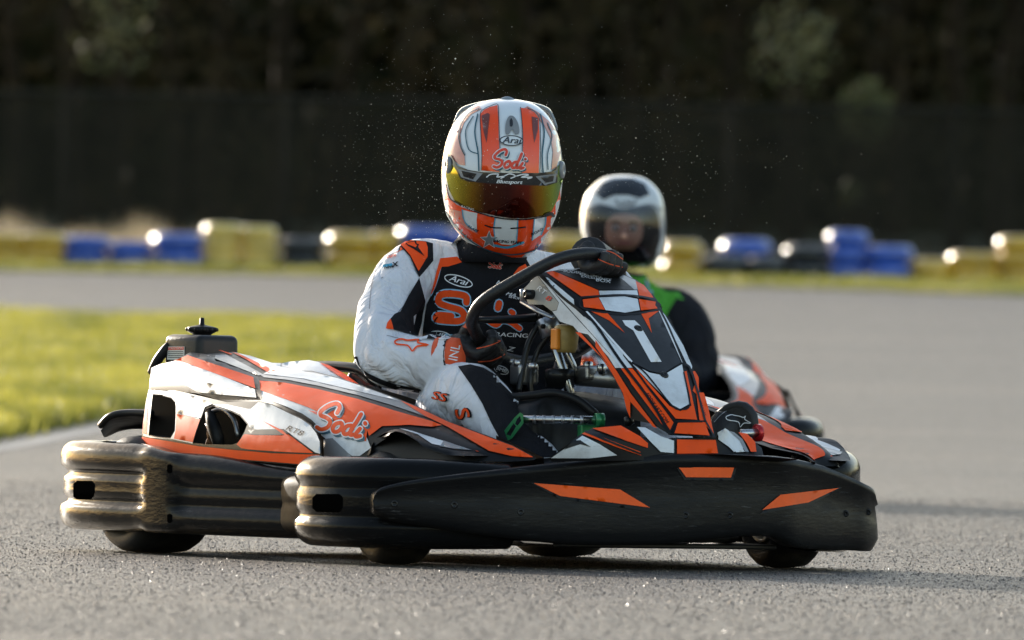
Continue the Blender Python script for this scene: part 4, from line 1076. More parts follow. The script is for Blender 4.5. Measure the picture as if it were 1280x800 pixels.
HW = mat('helmet_white_paint', (.74, .78, .82), .22, coat=.8, noise_amt=.06, noise_scale=18, dirt=.15, coat_rough=.05)
HO = mat('helmet_orange_paint', (1.0, .078, .005), .26, coat=.5, noise_amt=.1, noise_scale=12, coat_rough=.05)
HG = mat('helmet_smoke_paint', (.20, .23, .26), .25, coat=.8, coat_rough=.05)
HP = mat('helmet_pink_fade', (.78, .30, .22), .25, coat=.8, noise_amt=.25, noise_scale=30)
HB = mat('helmet_black_gloss', (.012, .012, .014), .15, coat=.8, coat_rough=.05)
m_h = HW
hel = MB()
rows1 = [(123.6, 634, 8), (125.5, 633.5, 22), (130, 633, 36), (140, 631.5, 51), (155, 630, 62.5), (175, 629, 70.5), (198, 628.2, 75), (222, 627.5, 76), (248, 627, 73.5), (268, 627, 68.5), (285, 627.5, 60.5), (300, 629, 50), (311, 631, 40), (318, 632, 31), (322, 633, 22)]
helmet_shell(K1, rows1, HC0, hel)
hbv = hel.bvh()
h_ = lambda lp, m, l=1, st=6, sm=False: decal(hel, lp, m, hbv, l, st, sm=sm)
# side flames
h_(CH((100, 300), (92, 260), (110, 190), (150, 130), (200, 100), (250, 80), (262, 96), (215, 120), (182, 160), (165, 210), (168, 260), (185, 310), (188, 352), (160, 348), (130, 320)), HP, 1)
h_(CH((618, 300), (622, 260), (602, 200), (566, 150), (520, 112), (470, 84), (455, 92), (500, 120), (545, 170), (575, 230), (585, 290), (578, 372), (600, 360)), HP, 1)
strip(hel, CH((250, 95), (205, 118), (172, 165), (160, 215), (168, 265), (186, 305)), 1.6, HB, hbv, 2)
strip(hel, CH((225, 130), (200, 170), (190, 210), (205, 280), (248, 300)), 1.2, NAVY, hbv, 2)
strip(hel, CH((245, 120), (232, 200), (246, 290), (250, 375)), 1.6, NAVY, hbv, 2)
strip(hel, CH((528, 120), (545, 200), (536, 300), (540, 385)), 1.6, NAVY, hbv, 2); strip(hel, CH((560, 160), (580, 220), (560, 300), (562, 370)), 1.2, NAVY, hbv, 2)
# bold stripes
h_(CH((260, 374), (262, 300), (258, 200), (256, 120), (275, 100), (300, 88), (334, 80), (338, 140), (340, 220), (344, 300), (342, 382)), HO, 2)
h_(CH((444, 386), (448, 300), (450, 220), (446, 150), (440, 92), (470, 96), (500, 112), (520, 140), (524, 220), (522, 310), (520, 386)), HO, 2)
h_(CH((262, 128), (290, 116), (300, 122), (292, 190), (285, 250), (272, 200)), mat('helmet_dark_red', (.16, .03, .02), .25, coat=.8), 3)
h_(CH((488, 132), (516, 138), (516, 190), (500, 250), (492, 190)), mat('helmet_dark_red', (.16, .03, .02), .25, coat=.8), 3)
for l in (CH((262, 374), (264, 300), (259, 200), (257, 120), (275, 98), (300, 86), (336, 78), (340, 140), (343, 220), (347, 300), (345, 382)), CH((442, 386), (446, 300), (448, 220), (444, 150), (438, 90)), CH((524, 386), (527, 310), (527, 220), (522, 138), (500, 108), (470, 94))):
    strip(hel, l, .9, HB, hbv, 3)
h_(CH((370, 205), (372, 160), (385, 132), (398, 128), (412, 136), (428, 165), (432, 205), (415, 212), (400, 190), (385, 212)), GREYP, 3, 4, True)
h_(CH((390, 150), (396, 140), (402, 150), (403, 170), (396, 178), (390, 170)), HB, 4, 3, True)
oval(hel, CH((397, 240))[0], 14, 6, 2, 1.2, HB, hbv, 4, fill=HW)
text(hel, 'Arai', CH((397, 240))[0], 8.5, HB, hbv, 3, 1.15, .25, 5, bold=.6)
sodi(hel, CH((390, 325))[0], 9.6, hbv, (RED, INKW, NAVY), 4, ang=4)
# chin bar
h_(CH((88, 430), (100, 445), (112, 500), (150, 530), (205, 552), (300, 585), (400, 594), (480, 594), (560, 580), (600, 520), (622, 440), (640, 440), (640, 640), (560, 780), (380, 800), (200, 740), (120, 640), (84, 520)), HO, 1, 6)
h_(CH((176, 552), (205, 560), (244, 568), (240, 600), (242, 650), (200, 622), (182, 590)), HW, 2); h_(CH((324, 588), (400, 594), (426, 594), (424, 640), (420, 700), (396, 712), (352, 708), (324, 690), (318, 640)), HW, 2)
h_(CH((500, 592), (552, 584), (548, 620), (530, 665), (492, 690), (496, 640)), HW, 2)
h_(CH((98, 520), (120, 548), (170, 560), (180, 600), (200, 628), (250, 665), (200, 640), (150, 600), (110, 570)), HP, 1.6)
h_(CH((96, 560), (130, 612), (200, 680), (280, 730), (200, 700), (130, 650), (105, 600)), HW, 1.8)
for l in (CH((176, 552), (182, 590), (200, 622), (242, 652)), CH((324, 588), (318, 640), (326, 692)), CH((426, 592), (424, 640), (420, 702)), CH((500, 592), (496, 640), (490, 690)), CH((552, 584), (548, 620), (530, 665))):
    strip(hel, l, 1.3, BLUEI, hbv, 3)
strip(hel, CH((100, 560), (140, 625), (210, 690), (300, 738), (400, 755), (500, 735), (560, 690), (588, 620)), 1.4, NAVY, hbv, 3)
strip(hel, CH((278, 622), (310, 632), (350, 634)), 1.6, HB, hbv, 3); strip(hel, CH((395, 636), (430, 634), (460, 630)), 1.6, HB, hbv, 3)
star = []
for k in range(10):
    r = (42, 17)[k % 2]; a = -PI / 2 + k * PI / 5; star.append((CH((297, 688))[0][0] + r * .275 * math.cos(a), CH((297, 688))[0][1] + r * .275 * math.sin(a)))
h_(star, HG, 3, 4); strip(hel, star, .9, INKW, hbv, 4, closed=True, n=0)
text(hel, 'RACING TEAM', CH((375, 696))[0], 3.4, HB, hbv, 4, 1.15, .25, 4, bold=.5); strip(hel, CH((318, 712), (380, 722), (450, 700)), 2.8, BLUEI, hbv, 3)
text(hel, 'TEAM', CH((222, 636))[0], 3.2, HB, hbv, 28, 1.3, .2, 4, bold=.3); text(hel, 'ROAD', CH((510, 652))[0], 3.2, HB, hbv, -28, 1.3, .2, 4, bold=.3)
helm = hel.build('helmet', driver)
# visor
def dotramp(name, axis, c, width, stops, rough=.1, metal=.85):
    m = bpy.data.materials.new(name); m.use_nodes = True; nt = m.node_tree; N = nt.nodes; L = nt.links; b = N['Principled BSDF']
    tc = N.new('ShaderNodeTexCoord'); sb = N.new('ShaderNodeVectorMath'); sb.operation = 'SUBTRACT'; sb.inputs[1].default_value = c
    dt = N.new('ShaderNodeVectorMath'); dt.operation = 'DOT_PRODUCT'; dt.inputs[1].default_value = axis
    mr = N.new('ShaderNodeMapRange'); mr.inputs[1].default_value = -width; mr.inputs[2].default_value = width
    r = N.new('ShaderNodeValToRGB'); e = r.color_ramp.elements
    e[0].position = stops[0][0]; e[0].color = (*stops[0][1], 1); e[1].position = stops[-1][0]; e[1].color = (*stops[-1][1], 1)
    for p, c_ in stops[1:-1]: q = e.new(p); q.color = (*c_, 1)
    L.new(tc.outputs['Object'], sb.inputs[0]); L.new(sb.outputs[0], dt.inputs[0]); L.new(dt.outputs['Value'], mr.inputs[0]); L.new(mr.outputs[0], r.inputs[0]); L.new(r.outputs[0], b.inputs['Base Color'])
    b.inputs['Metallic'].default_value = metal; b.inputs['Roughness'].default_value = rough; b.inputs['Coat Weight'].default_value = .5
    return m
VIS = dotramp('visor_sheen_tint', K1.locd(Vector((1, 0, 0))), HC0, .145, [(0, (.35, .45, .05)), (.12, (.55, .45, .03)), (.26, (.35, .17, .01)), (.36, (.10, .02, .004)), (.55, (.06, .004, .002)), (.72, (.22, .02, .004)), (.82, (.45, .22, .01)), (.92, (.4, .5, .05)), (1, (.1, .3, .05))])  # angle-dependent mirror sheen painted as a fixed tint ramp across the visor
vz = MB()
vo = CH((108, 300), (122, 305), (150, 352), (200, 372), (262, 382), (400, 386), (520, 386), (580, 380), (612, 352), (632, 330), (634, 400), (622, 450), (608, 505), (580, 560), (540, 582), (470, 592), (400, 592), (330, 582), (260, 566), (190, 544), (140, 515), (112, 460), (100, 400), (98, 340))
gv = MB(); helmet_shell(K1, [(r[0], r[1], r[2] + 1.6) for r in rows1], HC0, gv, 1.105, 1.2); gvb = gv.bvh()
shell(vz, vo, VIS, gvb, .003, 6, edge=HB)
v_ = lambda lp, m, l=1, st=6: decal(vz, lp, m, gvb, l, st)
v_(CH((108, 302), (124, 306), (150, 352), (200, 372), (262, 382), (400, 386), (520, 386), (580, 380), (608, 356), (604, 430), (560, 444), (480, 442), (400, 438), (300, 434), (200, 425), (165, 410), (148, 375), (118, 330)), HB, 1)
v_(CH((155, 368), (250, 384), (268, 388), (235, 425), (170, 405)), GREYP, 2); v_(CH((172, 376), (240, 390), (225, 415), (182, 402)), HB, 3)
v_(CH((505, 402), (600, 388), (595, 428), (545, 440)), GREYP, 2); v_(CH((528, 406), (588, 398), (583, 424), (550, 430)), HB, 3)
for l in (CH((285, 405), (305, 392), (340, 392), (330, 404), (365, 402), (350, 410)), CH((365, 400), (390, 390), (415, 400), (395, 410)), CH((420, 400), (450, 392), (475, 395), (440, 405), (490, 405), (470, 412))):
    strip(vz, l, 1.4, INKW, gvb, 3)
text(vz, 'Bluesport', CH((385, 427))[0], 4.6, INKW, gvb, 2, 1.3, .3, 3, bold=.5)
strip(vz, CH((104, 440), (120, 500), (150, 520), (200, 548), (330, 588), (460, 596), (560, 580)), 1.6, HB, gvb, 2)
text(vz, 'RACING', CH((200, 545))[0], 3, INKW, gvb, 16, 1.1, 0, 3)
strip(vz, CH((552, 578), (575, 570), (586, 580)), 4, HB, gvb, 2)
vz.build('visor', helm)
for s, (x, y) in ((-1, (108, 350)), (1, (628, 372))):
    m = MB(); P = onto(CH((x, y)), gvb, 0)[0]; n_ = K1.locd(Vector((s, -.25, 0)).normalized())
    lathe(m, P - n_ * .004, n_, [(0, .022), (.007, .020), (.009, .014), (.009, .006), (.007, .005), (.007, .0003)], GREYP, 18); m.build('visor_pivot', helm)
m = MB()     # smoke spoilers and top vent
def bump_piece(pts, m_):
    vs = []
    for r in (1.015, 1.06):
        pass
Rv = K1.locd(Vector((1, 0, 0))); Dv = K1.locd(Vector((0, -1, 0)))
for s in (-1, 1):
    rw = []
    for k, (x, y, dx) in enumerate(((566, 160, 0), (570, 148, 0), (578, 136, 0), (600, 129, 0), (622, 126, 0))):
        px = x if s < 0 else 1262 - x
        rw.append(K(px, y, pl=(HC0 - Dv * .02, Dv)))
    back = [p - Dv * .09 - Z * .004 for p in rw]
    mid = [p + (Z * .004 + Rv * s * .002) - Dv * .04 for p in rw]
    fs0 = patch([rw, mid, back], 4, 4); m.add(*fs0, HG)
    tube(m, rw, .0028, HG, 8, smooth_n=3); tube(m, back, .003, HG, 8, smooth_n=3)
m.build('spoiler', helm)
m = MB(); p = K(634, 127, pl=(HC0 + Dv * .02, Dv)); tube(m, [p - Rv * .026 - Z * .006, p - Rv * .012 + Z * .001, p + Z * .003, p + Rv * .012 + Z * .001, p + Rv * .026 - Z * .006], [.004, .008, .010, .008, .004], HG, 10, smooth_n=3); m.build('top_vent', helm)
# black balaclava and collar
m = MB(); nc = HC0.copy()
rings(m, [ell(K(612, 328, pl=(H_((.03, .03, 0)), Dv)), Rv * .088, Dv * .080, 26), ell(K(615, 316, pl=(H_((.03, .03, 0)), Dv)), Rv * .086, Dv * .085, 26), ell(K(620, 300, pl=(H_((.04, .03, 0)), Dv)), Rv * .075, Dv * .085, 26), ell(K(624, 285, pl=(H_((.05, .03, 0)), Dv)), Rv * .07, Dv * .07, 26)], SUITB)
m.build('collar', driver)

# ------------------------------------------------------------------ second kart and its driver
TH2 = math.radians(3); KO2 = Vector((.295, 44.4, 0)); K2 = Frame(KO2, TH2)
kart2 = copy_tree(kart); kart2.location = KO2; kart2.rotation_euler = (0, 0, K2.rotz())
[c for c in kart2.children if c.name.startswith('steering_wheel')][0].location.y -= .075
kart2['label'] = 'second white and orange rental kart, out of focus behind the front kart'
S2 = F_PX / 44.4
J2 = dict(lv=Vector((0, 1, 0)), fw=Vector((1, 0, 0)),
    torso=[(H_((-.20, .07, .12)), .15, .11), (H_((-.22, .07, .18)), .18, .13), (H_((-.24, .07, .30)), .175, .125), (H_((-.22, .075, .42)), .185, .13), (H_((-.19, .08, .53)), .20, .13), (H_((-.17, .085, .60)), .19, .11), (H_((-.15, .088, .65)), .15, .09), (H_((-.13, .09, .69)), .09, .075), (H_((-.10, .09, .75)), .065, .065)],
    limbs=[[(-.16, .17, .64, .065), (-.16, .27, .62, .078), (-.10, .315, .52, .080), (-.04, .325, .41, .072), (.05, .28, .40, .066), (.17, .20, .48, .052)],
           [(-.16, 0, .64, .065), (-.16, -.12, .62, .076), (-.10, -.20, .52, .076), (-.04, -.24, .41, .070), (.05, -.20, .40, .064), (.17, -.12, .48, .052)],
           [(-.18, -.02, .19, .11), (.02, -.10, .27, .10), (.30, -.19, .38, .078), (.48, -.18, .27, .066), (.68, -.16, .15, .05)],
           [(-.18, .12, .19, .11), (.02, .17, .27, .10), (.30, .22, .38, .078), (.48, .20, .27, .066), (.68, .17, .15, .05)]])
BLK2 = mat('black_jacket', (.011, .011, .015), .8, bump=.3, bump_scale=60, spec=.25, crease=1)
GRN2 = mat('green_cloth', (.07, .34, .03), .7, bump=.3, bump_scale=60, crease=.8)
B2 = remeshed(body(J2, K2), .011, 'b', BLK2, 2, folds([(H_((-.06, .32, .45)), H_((.5, 0, .8)).normalized(), .2, 50), (H_((-.15, .1, .4)), Z, .25, 40)], .013))
b2 = B2.bvh()
decal(B2, [(752, 352), (775, 346), (800, 338), (826, 341), (848, 349), (862, 356), (850, 366), (838, 384), (828, 404), (824, 430), (780, 440), (740, 430), (730, 380)], GRN2, b2, 1, 6, K2)
decal(B2, [(806, 350), (816, 346), (824, 352), (820, 366), (810, 368)], mat('blue_cloth', (.25, .35, .55), .7), b2, 2, 5, K2)
driver2 = B2.build('person'); driver2.location = KO2; driver2.rotation_euler = (0, 0, K2.rotz())
tag(driver2, 'blurred second driver in a black jacket with green shoulders and a white open-faced visor helmet', 'person')
Dv2 = K2.locd(Vector((0, -1, 0))); Rv2 = K2.locd(Vector((1, 0, 0)))
HC2 = K2.K(779, 275, pl=(H_((-.06, .09, .9)), Dv2))
m_h = mat('helmet_white_plain', (.62, .64, .66), .25, coat=.5, coat_rough=.04)
h2 = MB(); rows2 = [(219, 780, 8), (222, 780, 24), (230, 780, 36), (242, 779.5, 46), (256, 779, 51), (272, 778.5, 53), (290, 779, 52.5), (306, 781, 49), (318, 784, 42), (328, 787, 32), (334, 789, 22)]
helmet_shell(K2, rows2, HC2, h2); hb2 = h2.bvh()
g2 = lambda lp, m, l=1, st=6, sm=False: decal(h2, lp, m, hb2, l, st, K2, sm)
g2([(744, 242), (752, 230), (766, 224), (790, 223), (806, 230), (812, 243), (800, 248), (785, 244), (768, 244), (754, 250)], HB, 1)
strip(h2, [(733, 262), (750, 256), (770, 262), (790, 262), (812, 256), (828, 262)], 3, GREYP, hb2, 1, K2)
strip(h2, [(770, 250), (775, 257), (790, 257), (795, 250)], 3, GREYP, hb2, 2, K2)
text(h2, 'LS2', (783, 253), 5, HB, hb2, 0, 1.4, 0, 3, K2, bold=.5)
# eye opening: dark recess painted black on the shell, face and smoked visor before it
op = [(737, 264), (750, 257), (779, 261), (806, 257), (820, 263), (825, 292), (820, 314), (802, 330), (782, 334), (758, 330), (742, 314), (736, 290)]
g2(op, HB, 1.5, 5, True)
g2([(738, 308), (760, 318), (790, 320), (822, 312), (818, 326), (800, 342), (780, 340), (752, 326)], mat('helmet_chin_black', (.02, .02, .022), .35), 1)
helm2 = h2.build('helmet', driver2)
# face in the opening
m = MB(); fc = K2.K(780, 288, pl=(HC2 + Dv2 * .128, Dv2))
rs = []
for (z, w_, d_, f_) in ((.062, .030, .02, 0), (.050, .052, .035, 0), (.030, .062, .046, .002), (.012, .066, .050, .000), (0, .066, .050, -.003), (-.016, .064, .050, .002), (-.034, .058, .048, .002), (-.050, .046, .040, 0), (-.066, .030, .026, -.004)):
    rs.append(ell(fc + Z * z + Dv2 * f_, Rv2 * w_, Dv2 * d_, 30, 2.3))
rings(m, rs, SKIN)
tube(m, [fc + Dv2 * .048 + Z * .014, fc + Dv2 * .062 - Z * .008, fc + Dv2 * .068 - Z * .020, fc + Dv2 * .050 - Z * .026], [.006, .009, .013, .008], SKIN, 12, smooth_n=3)
tube(m, [fc + Dv2 * .046 + Rv2 * -.022 - Z * .043, fc + Dv2 * .052 - Z * .042, fc + Dv2 * .046 + Rv2 * .022 - Z * .043], [.004, .007, .004], mat('lips', (.45, .17, .15), .5), 8, smooth_n=3)
m.build('face', driver2)
for s in (-1, 1):
    m = MB(); e = fc + Rv2 * s * .030 + Dv2 * .0445 + Z * .006; ball(m, e, .012, mat('eye_white', (.6, .58, .55), .2), 10); 
    ball(m, e + Dv2 * .0075, .0068, mat('iris', (.03, .02, .015), .1), 8); m.build('eye', driver2)
    m = MB(); tube(m, [e + Z * .016 - Rv2 * s * .014 + Dv2 * .006, e + Z * .021 + Dv2 * .007, e + Z * .015 + Rv2 * s * .018 - Dv2 * .002], [.003, .0042, .002], mat('brow', (.03, .02, .012), .8), 8, smooth_n=3); m.build('eyebrow', driver2)
VC = bpy.data.materials.new('clear_visor'); VC.use_nodes = True; _n = VC.node_tree.nodes; _l = VC.node_tree.links
_o = _n['Material Output']; _n.remove(_n['Principled BSDF']); _t = _n.new('ShaderNodeBsdfTransparent'); _t.inputs[0].default_value = (.78, .78, .8, 1); _g = _n.new('ShaderNodeBsdfGlossy'); _g.inputs['Roughness'].default_value = .12; _g.inputs[0].default_value = (.8, .8, .8, 1); _m = _n.new('ShaderNodeMixShader'); _m.inputs[0].default_value = .025
_l.new(_t.outputs[0], _m.inputs[1]); _l.new(_g.outputs[0], _m.inputs[2]); _l.new(_m.outputs[0], _o.inputs[0])
m = MB(); gg = MB(); helmet_shell(K2, [(r[0], r[1], r[2] + 2.2) for r in rows2], HC2, gg, 1.42, 1.2)
shell(m, [(732, 262), (750, 255), (779, 260), (808, 255), (826, 262), (831, 290), (822, 310), (800, 317), (779, 319), (756, 316), (738, 308), (729, 288)], VC, gg.bvh(), .002, 6, K2, edge=HB)
m.build('visor', helm2)
for G_, t_, W_ in ((K2.K(0, 0, a=0) * 0 + H_((.30, .15, .56)), H_((.3, .3, .8)), H_((.17, .20, .48))), (H_((.30, -.15, .56)), H_((.3, -.3, .8)), H_((.17, -.12, .48)))):
    remeshed(hand(G_, t_, W_, H_((.6, 0, -.78))), .005, 'h', GLOVE, 1).build('glove', driver2)
for s in (-1, 1): boot(s, (.70, .16 * s, .10), (.86, .17 * s, .20)).build('boot', driver2)
# ------------------------------------------------------------------ setting
import numpy as np
EXPO = 1.3
def gz(y): 
    t = y - 50
    if t <= 0: return 0.0
    return .0149 * (t * t / 20 if t < 10 else t - 5)
def W(px, py, d=None):
    """ground point seen at a pixel"""
    r = (_f + RIGHT * ((px - 640) / F_PX) + UP * ((400 - py) / F_PX))
    lo, hi = 15.0, 400.0
    g = lambda y: CAM.z + r.z / r.y * y - gz(y)
    y = lo
    while y < hi and g(y) > 0: y += .25
    return Vector((r.x / r.y * y, y, gz(y)))
def sheet(name, xs, ys, m, dz=0, label=None):
    vs = [(x, y, gz(y) + dz) for y in ys for x in xs]; n = len(xs)
    fs = [(j * n + i, j * n + i + 1, (j + 1) * n + i + 1, (j + 1) * n + i) for j in range(len(ys) - 1) for i in range(n - 1)]
    mb = MB(); mb.add(vs, fs, m); return mb.build(name)
def asphalt():
    m = bpy.data.materials.new('asphalt'); m.use_nodes = True; nt = m.node_tree; N = nt.nodes; L = nt.links; b = N['Principled BSDF']
    tc = N.new('ShaderNodeTexCoord')
    def nz(t, sc, **k):
        n = N.new(t); n.inputs['Scale'].default_value = sc
        for a, v in k.items(): n.inputs[a].default_value = v
        L.new(tc.outputs['Object'], n.inputs['Vector']); return n
    v = nz('ShaderNodeTexVoronoi', 110); n1 = nz('ShaderNodeTexNoise', 60, Detail=6.0, Roughness=.8); n2 = nz('ShaderNodeTexNoise', .35, Detail=5.0); 
    r = N.new('ShaderNodeValToRGB'); e = r.color_ramp.elements; e[0].position = .15; e[0].color = (.010, .009, .0078, 1); e[1].position = .95; e[1].color = (.23, .195, .152, 1)
    q = e.new(.6); q.color = (.045, .038, .030, 1)
    sp = N.new('ShaderNodeSeparateColor'); L.new(v.outputs['Color'], sp.inputs[0]); L.new(sp.outputs[0], r.inputs[0])
    mx = N.new('ShaderNodeMix'); mx.data_type = 'RGBA'; mx.blend_type = 'MULTIPLY'; mx.inputs['Factor'].default_value = 1
    r2 = N.new('ShaderNodeValToRGB'); e = r2.color_ramp.elements; e[0].position = .3; e[0].color = (.75, .75, .78, 1); e[1].position = .7; e[1].color = (1.15, 1.1, 1.04, 1)
    L.new(n2.outputs[0], r2.inputs[0]); L.new(r.outputs[0], mx.inputs[6]); L.new(r2.outputs[0], mx.inputs[7]); mp = N.new('ShaderNodeMapping'); mp.inputs['Scale'].default_value = (.06, .8, 1); mp.inputs['Rotation'].default_value = (0, 0, .25); L.new(tc.outputs['Object'], mp.inputs[0])
    n3 = N.new('ShaderNodeTexNoise'); n3.inputs['Scale'].default_value = 1; n3.inputs['Detail'].default_value = 5; L.new(mp.outputs[0], n3.inputs['Vector'])
    r3 = N.new('ShaderNodeMapRange'); r3.inputs[1].default_value = .35; r3.inputs[2].default_value = .6; r3.inputs[3].default_value = .72; r3.inputs[4].default_value = 1.08; L.new(n3.outputs[0], r3.inputs[0])
    m3 = N.new('ShaderNodeVectorMath'); m3.operation = 'SCALE'; L.new(mx.outputs[2], m3.inputs[0]); L.new(r3.outputs[0], m3.inputs['Scale']); L.new(m3.outputs[0], b.inputs['Base Color'])
    ad = N.new('ShaderNodeMath'); ad.operation = 'ADD'; ml = N.new('ShaderNodeMath'); ml.operation = 'MULTIPLY'; ml.inputs[1].default_value = .6
    L.new(n1.outputs[0], ml.inputs[0]); L.new(v.outputs['Distance'], ad.inputs[0]); L.new(ml.outputs[0], ad.inputs[1])
    bp = N.new('ShaderNodeBump'); bp.inputs['Strength'].default_value = .9; bp.inputs['Distance'].default_value = .006; L.new(ad.outputs[0], bp.inputs['Height']); L.new(bp.outputs[0], b.inputs['Normal'])
    mr = N.new('ShaderNodeMapRange'); mr.inputs[3].default_value = .32; mr.inputs[4].default_value = .75; L.new(sp.outputs[1], mr.inputs[0]); L.new(mr.outputs[0], b.inputs['Roughness'])
    b.inputs['Specular IOR Level'].default_value = .5
    return m
ASPH = asphalt()
ys = [-60, 0, 15] + [20 + i for i in range(0, 30, 3)] + [50 + i * 2 for i in range(0, 36)] + [130, 140, 160, 200, 300, 600]
xs = [-400, -60, -20, -5, 0, 5, 20, 60, 400]
tag(sheet('track', xs, ys, ASPH), kind='structure')
def leafmat(name, c, c2, tr=.5, sc=3, spec=.5):
    m = bpy.data.materials.new(name); m.use_nodes = True; nt = m.node_tree; N = nt.nodes; L = nt.links
    o = N['Material Output']; b = N['Principled BSDF']; b.inputs['Roughness'].default_value = .5; b.inputs['Specular IOR Level'].default_value = spec
    if spec < .2: b.inputs['Roughness'].default_value = .85
    tc = N.new('ShaderNodeTexCoord'); n = N.new('ShaderNodeTexNoise'); n.inputs['Scale'].default_value = sc; n.inputs['Detail'].default_value = 6; L.new(tc.outputs['Object'], n.inputs['Vector'])
    r = N.new('ShaderNodeValToRGB'); r.color_ramp.elements[0].position = .35; r.color_ramp.elements[1].position = .65; r.color_ramp.elements[0].color = (*c, 1); r.color_ramp.elements[1].color = (*c2, 1)
    L.new(n.outputs[0], r.inputs[0]); L.new(r.outputs[0], b.inputs['Base Color']); t = N.new('ShaderNodeBsdfTranslucent'); L.new(r.outputs[0], t.inputs[0])
    mx = N.new('ShaderNodeMixShader'); mx.inputs[0].default_value = tr; L.new(b.outputs[0], mx.inputs[1]); L.new(t.outputs[0], mx.inputs[2]); L.new(mx.outputs[0], o.inputs[0]); return m
TURF = mat('turf_soil', (.07, .085, .02), .9, noise_amt=.5, noise_scale=3, bump=.5, bump_scale=30)
GRASS = leafmat('grass_blades', (.075, .10, .02), (.42, .385, .07), .55, 1.6)
VGRASS = leafmat('verge_grass_blades', (.12, .14, .03), (.28, .26, .06), .5, 1.2)
STRAW = leafmat('dry_stalks', (.25, .2, .12), (.5, .42, .3), .5, 3)
near_e = [(-260, 592), (-120, 563), (0, 541), (60, 529.5), (130, 515), (185, 504.5), (300, 491), (440, 476), (560, 458), (640, 434)]
far_e = [(640, 424), (560, 415), (440, 410), (300, 403), (150, 397), (0, 392), (-120, 388), (-260, 384)]
NEp = [W(*p) for p in near_e]; FEp = [W(*p) for p in far_e]
inf = [(p.x, p.y) for p in NEp + FEp]
V_, T_ = fill2d([inf], 1.5); mb = MB(); mb.add([(x, y, gz(y) + .02) for x, y in V_], T_, TURF); g_ = mb.build('infield_turf'); tag(g_, kind='structure')
def blades(name, gen, n, m, hmin, hmax, wd, lean=.5, seed=1):
    rnd = random.Random(seed); v = np.zeros((n * 3, 3), dtype=np.float32); k = 0
    for _ in range(n):
        x, y, hs = gen(rnd); z = gz(y); h = rnd.uniform(hmin, hmax) * hs; a = rnd.uniform(0, 2 * PI); l = rnd.uniform(0, lean) * h; b_ = rnd.uniform(0, 2 * PI); w_ = wd * rnd.uniform(.7, 1.4)
        ca, sa = math.cos(a) * w_, math.sin(a) * w_
        v[k] = (x - ca, y - sa, z); v[k + 1] = (x + ca, y + sa, z); v[k + 2] = (x + math.cos(b_) * l, y + math.sin(b_) * l, z + h); k += 3
    me = bpy.data.meshes.new(name); me.vertices.add(n * 3); me.vertices.foreach_set('co', v.ravel()); me.loops.add(n * 3); me.loops.foreach_set('vertex_index', np.arange(n * 3, dtype=np.int32))
    me.polygons.add(n); me.polygons.foreach_set('loop_start', np.arange(0, n * 3, 3, dtype=np.int32)); me.polygons.foreach_set('loop_total', np.full(n, 3, dtype=np.int32)); me.update(calc_edges=True); me.materials.append(m)
    o = bpy.data.objects.new(name, me); COL.objects.link(o); return o
def pts_in(poly):
    xs_ = [p[0] for p in poly]; ys_ = [p[1] for p in poly]; x0, x1, y0, y1 = min(xs_), max(xs_), min(ys_), max(ys_)
    def g(r):
        while True:
            x = r.uniform(x0, x1); y = y0 + (y1 - y0) * r.random() ** 1.3
            if inside([poly], x, y): 
                hs = .55 + 1.0 * max(0, .5 + .9 * noise.noise(Vector((x * .8, y * .35, 0)))) 
                return x, y, hs
    return g
tag(blades('infield_grass', pts_in(inf), 150000, GRASS, .035, .085, .006, .7), 'short yellow green infield grass lit from behind, left of the front kart', 'grass', kind='stuff')
def edge_gen(r):
    i = r.randrange(1, len(NEp) - 1); a, b_ = NEp[i], NEp[i + 1] if i + 1 < len(NEp) else NEp[i]; t = r.random(); p = a.lerp(b_, t)
    return p.x + r.gauss(0, .07), p.y + r.gauss(.15, .25), 1.0
tag(blades('edge_grass', edge_gen, 26000, GRASS, .05, .12, .007, .6, seed=5), 'longer ragged grass along the near edge of the infield', 'grass', kind='stuff')
# worn painted line beside the turf
VN = [W(px, py + 17) for px, py in near_e[:7]]; VN2 = [W(px, py + 25) for px, py in near_e[:7]]
mb = MB(); a = spline([(p.x, p.y, gz(p.y) + .004) for p in VN], 6); b_ = spline([(p.x, p.y, gz(p.y) + .004) for p in VN2], 6)
mb.add(a + b_, [(i, i + 1, len(a) + i + 1, len(a) + i) for i in range(len(a) - 1)], mat('worn_line_paint', (.30, .29, .28), .6, noise_amt=.5, noise_scale=6, bump=.3)); tag(mb.build('painted_line'), kind='structure')
# far verge
ve = [W(-1500, 310), W(-400, 331), W(0, 340), (W(300, 344)), W(640, 351), W(960, 360), W(1280, 370.5), W(1700, 380), W(2800, 405)]
poly = [(p.x, p.y) for p in ve]; ymax = 600
mb = MB(); vs = []; n = len(poly); lv_ = [0, 3, 8, 20, 60, 200, 480]
for k in lv_:
    for x, y in poly: vs.append((x * (1 + k / 20), y + k, gz(y + k) + .015))
mb.add(vs, [(j * n + i, j * n + i + 1, (j + 1) * n + i + 1, (j + 1) * n + i) for j in range(len(lv_) - 1) for i in range(n - 1)], mat('verge_soil', (.055, .06, .018), .9, noise_amt=.5, noise_scale=2)); tag(mb.build('verge'), kind='structure')
def verge_gen(r):
    x = r.uniform(-9, 9); t = r.random(); i = 0
    y = None
    for i in range(n - 1):
        if poly[i][0] <= x <= poly[i + 1][0]:
            q = (x - poly[i][0]) / (poly[i + 1][0] - poly[i][0]); y = poly[i][1] + (poly[i + 1][1] - poly[i][1]) * q; break
    if y is None: y = 125
    y += t * 14; return x, y, .6 + .9 * max(0, .5 + noise.noise(Vector((x * 1.3, y * .5, 3))))
tag(blades('verge_grass', verge_gen, 60000, VGRASS, .03, .075, .012, .6, seed=9), 'rough green verge between the track and the tyre barrier', 'grass', kind='stuff')

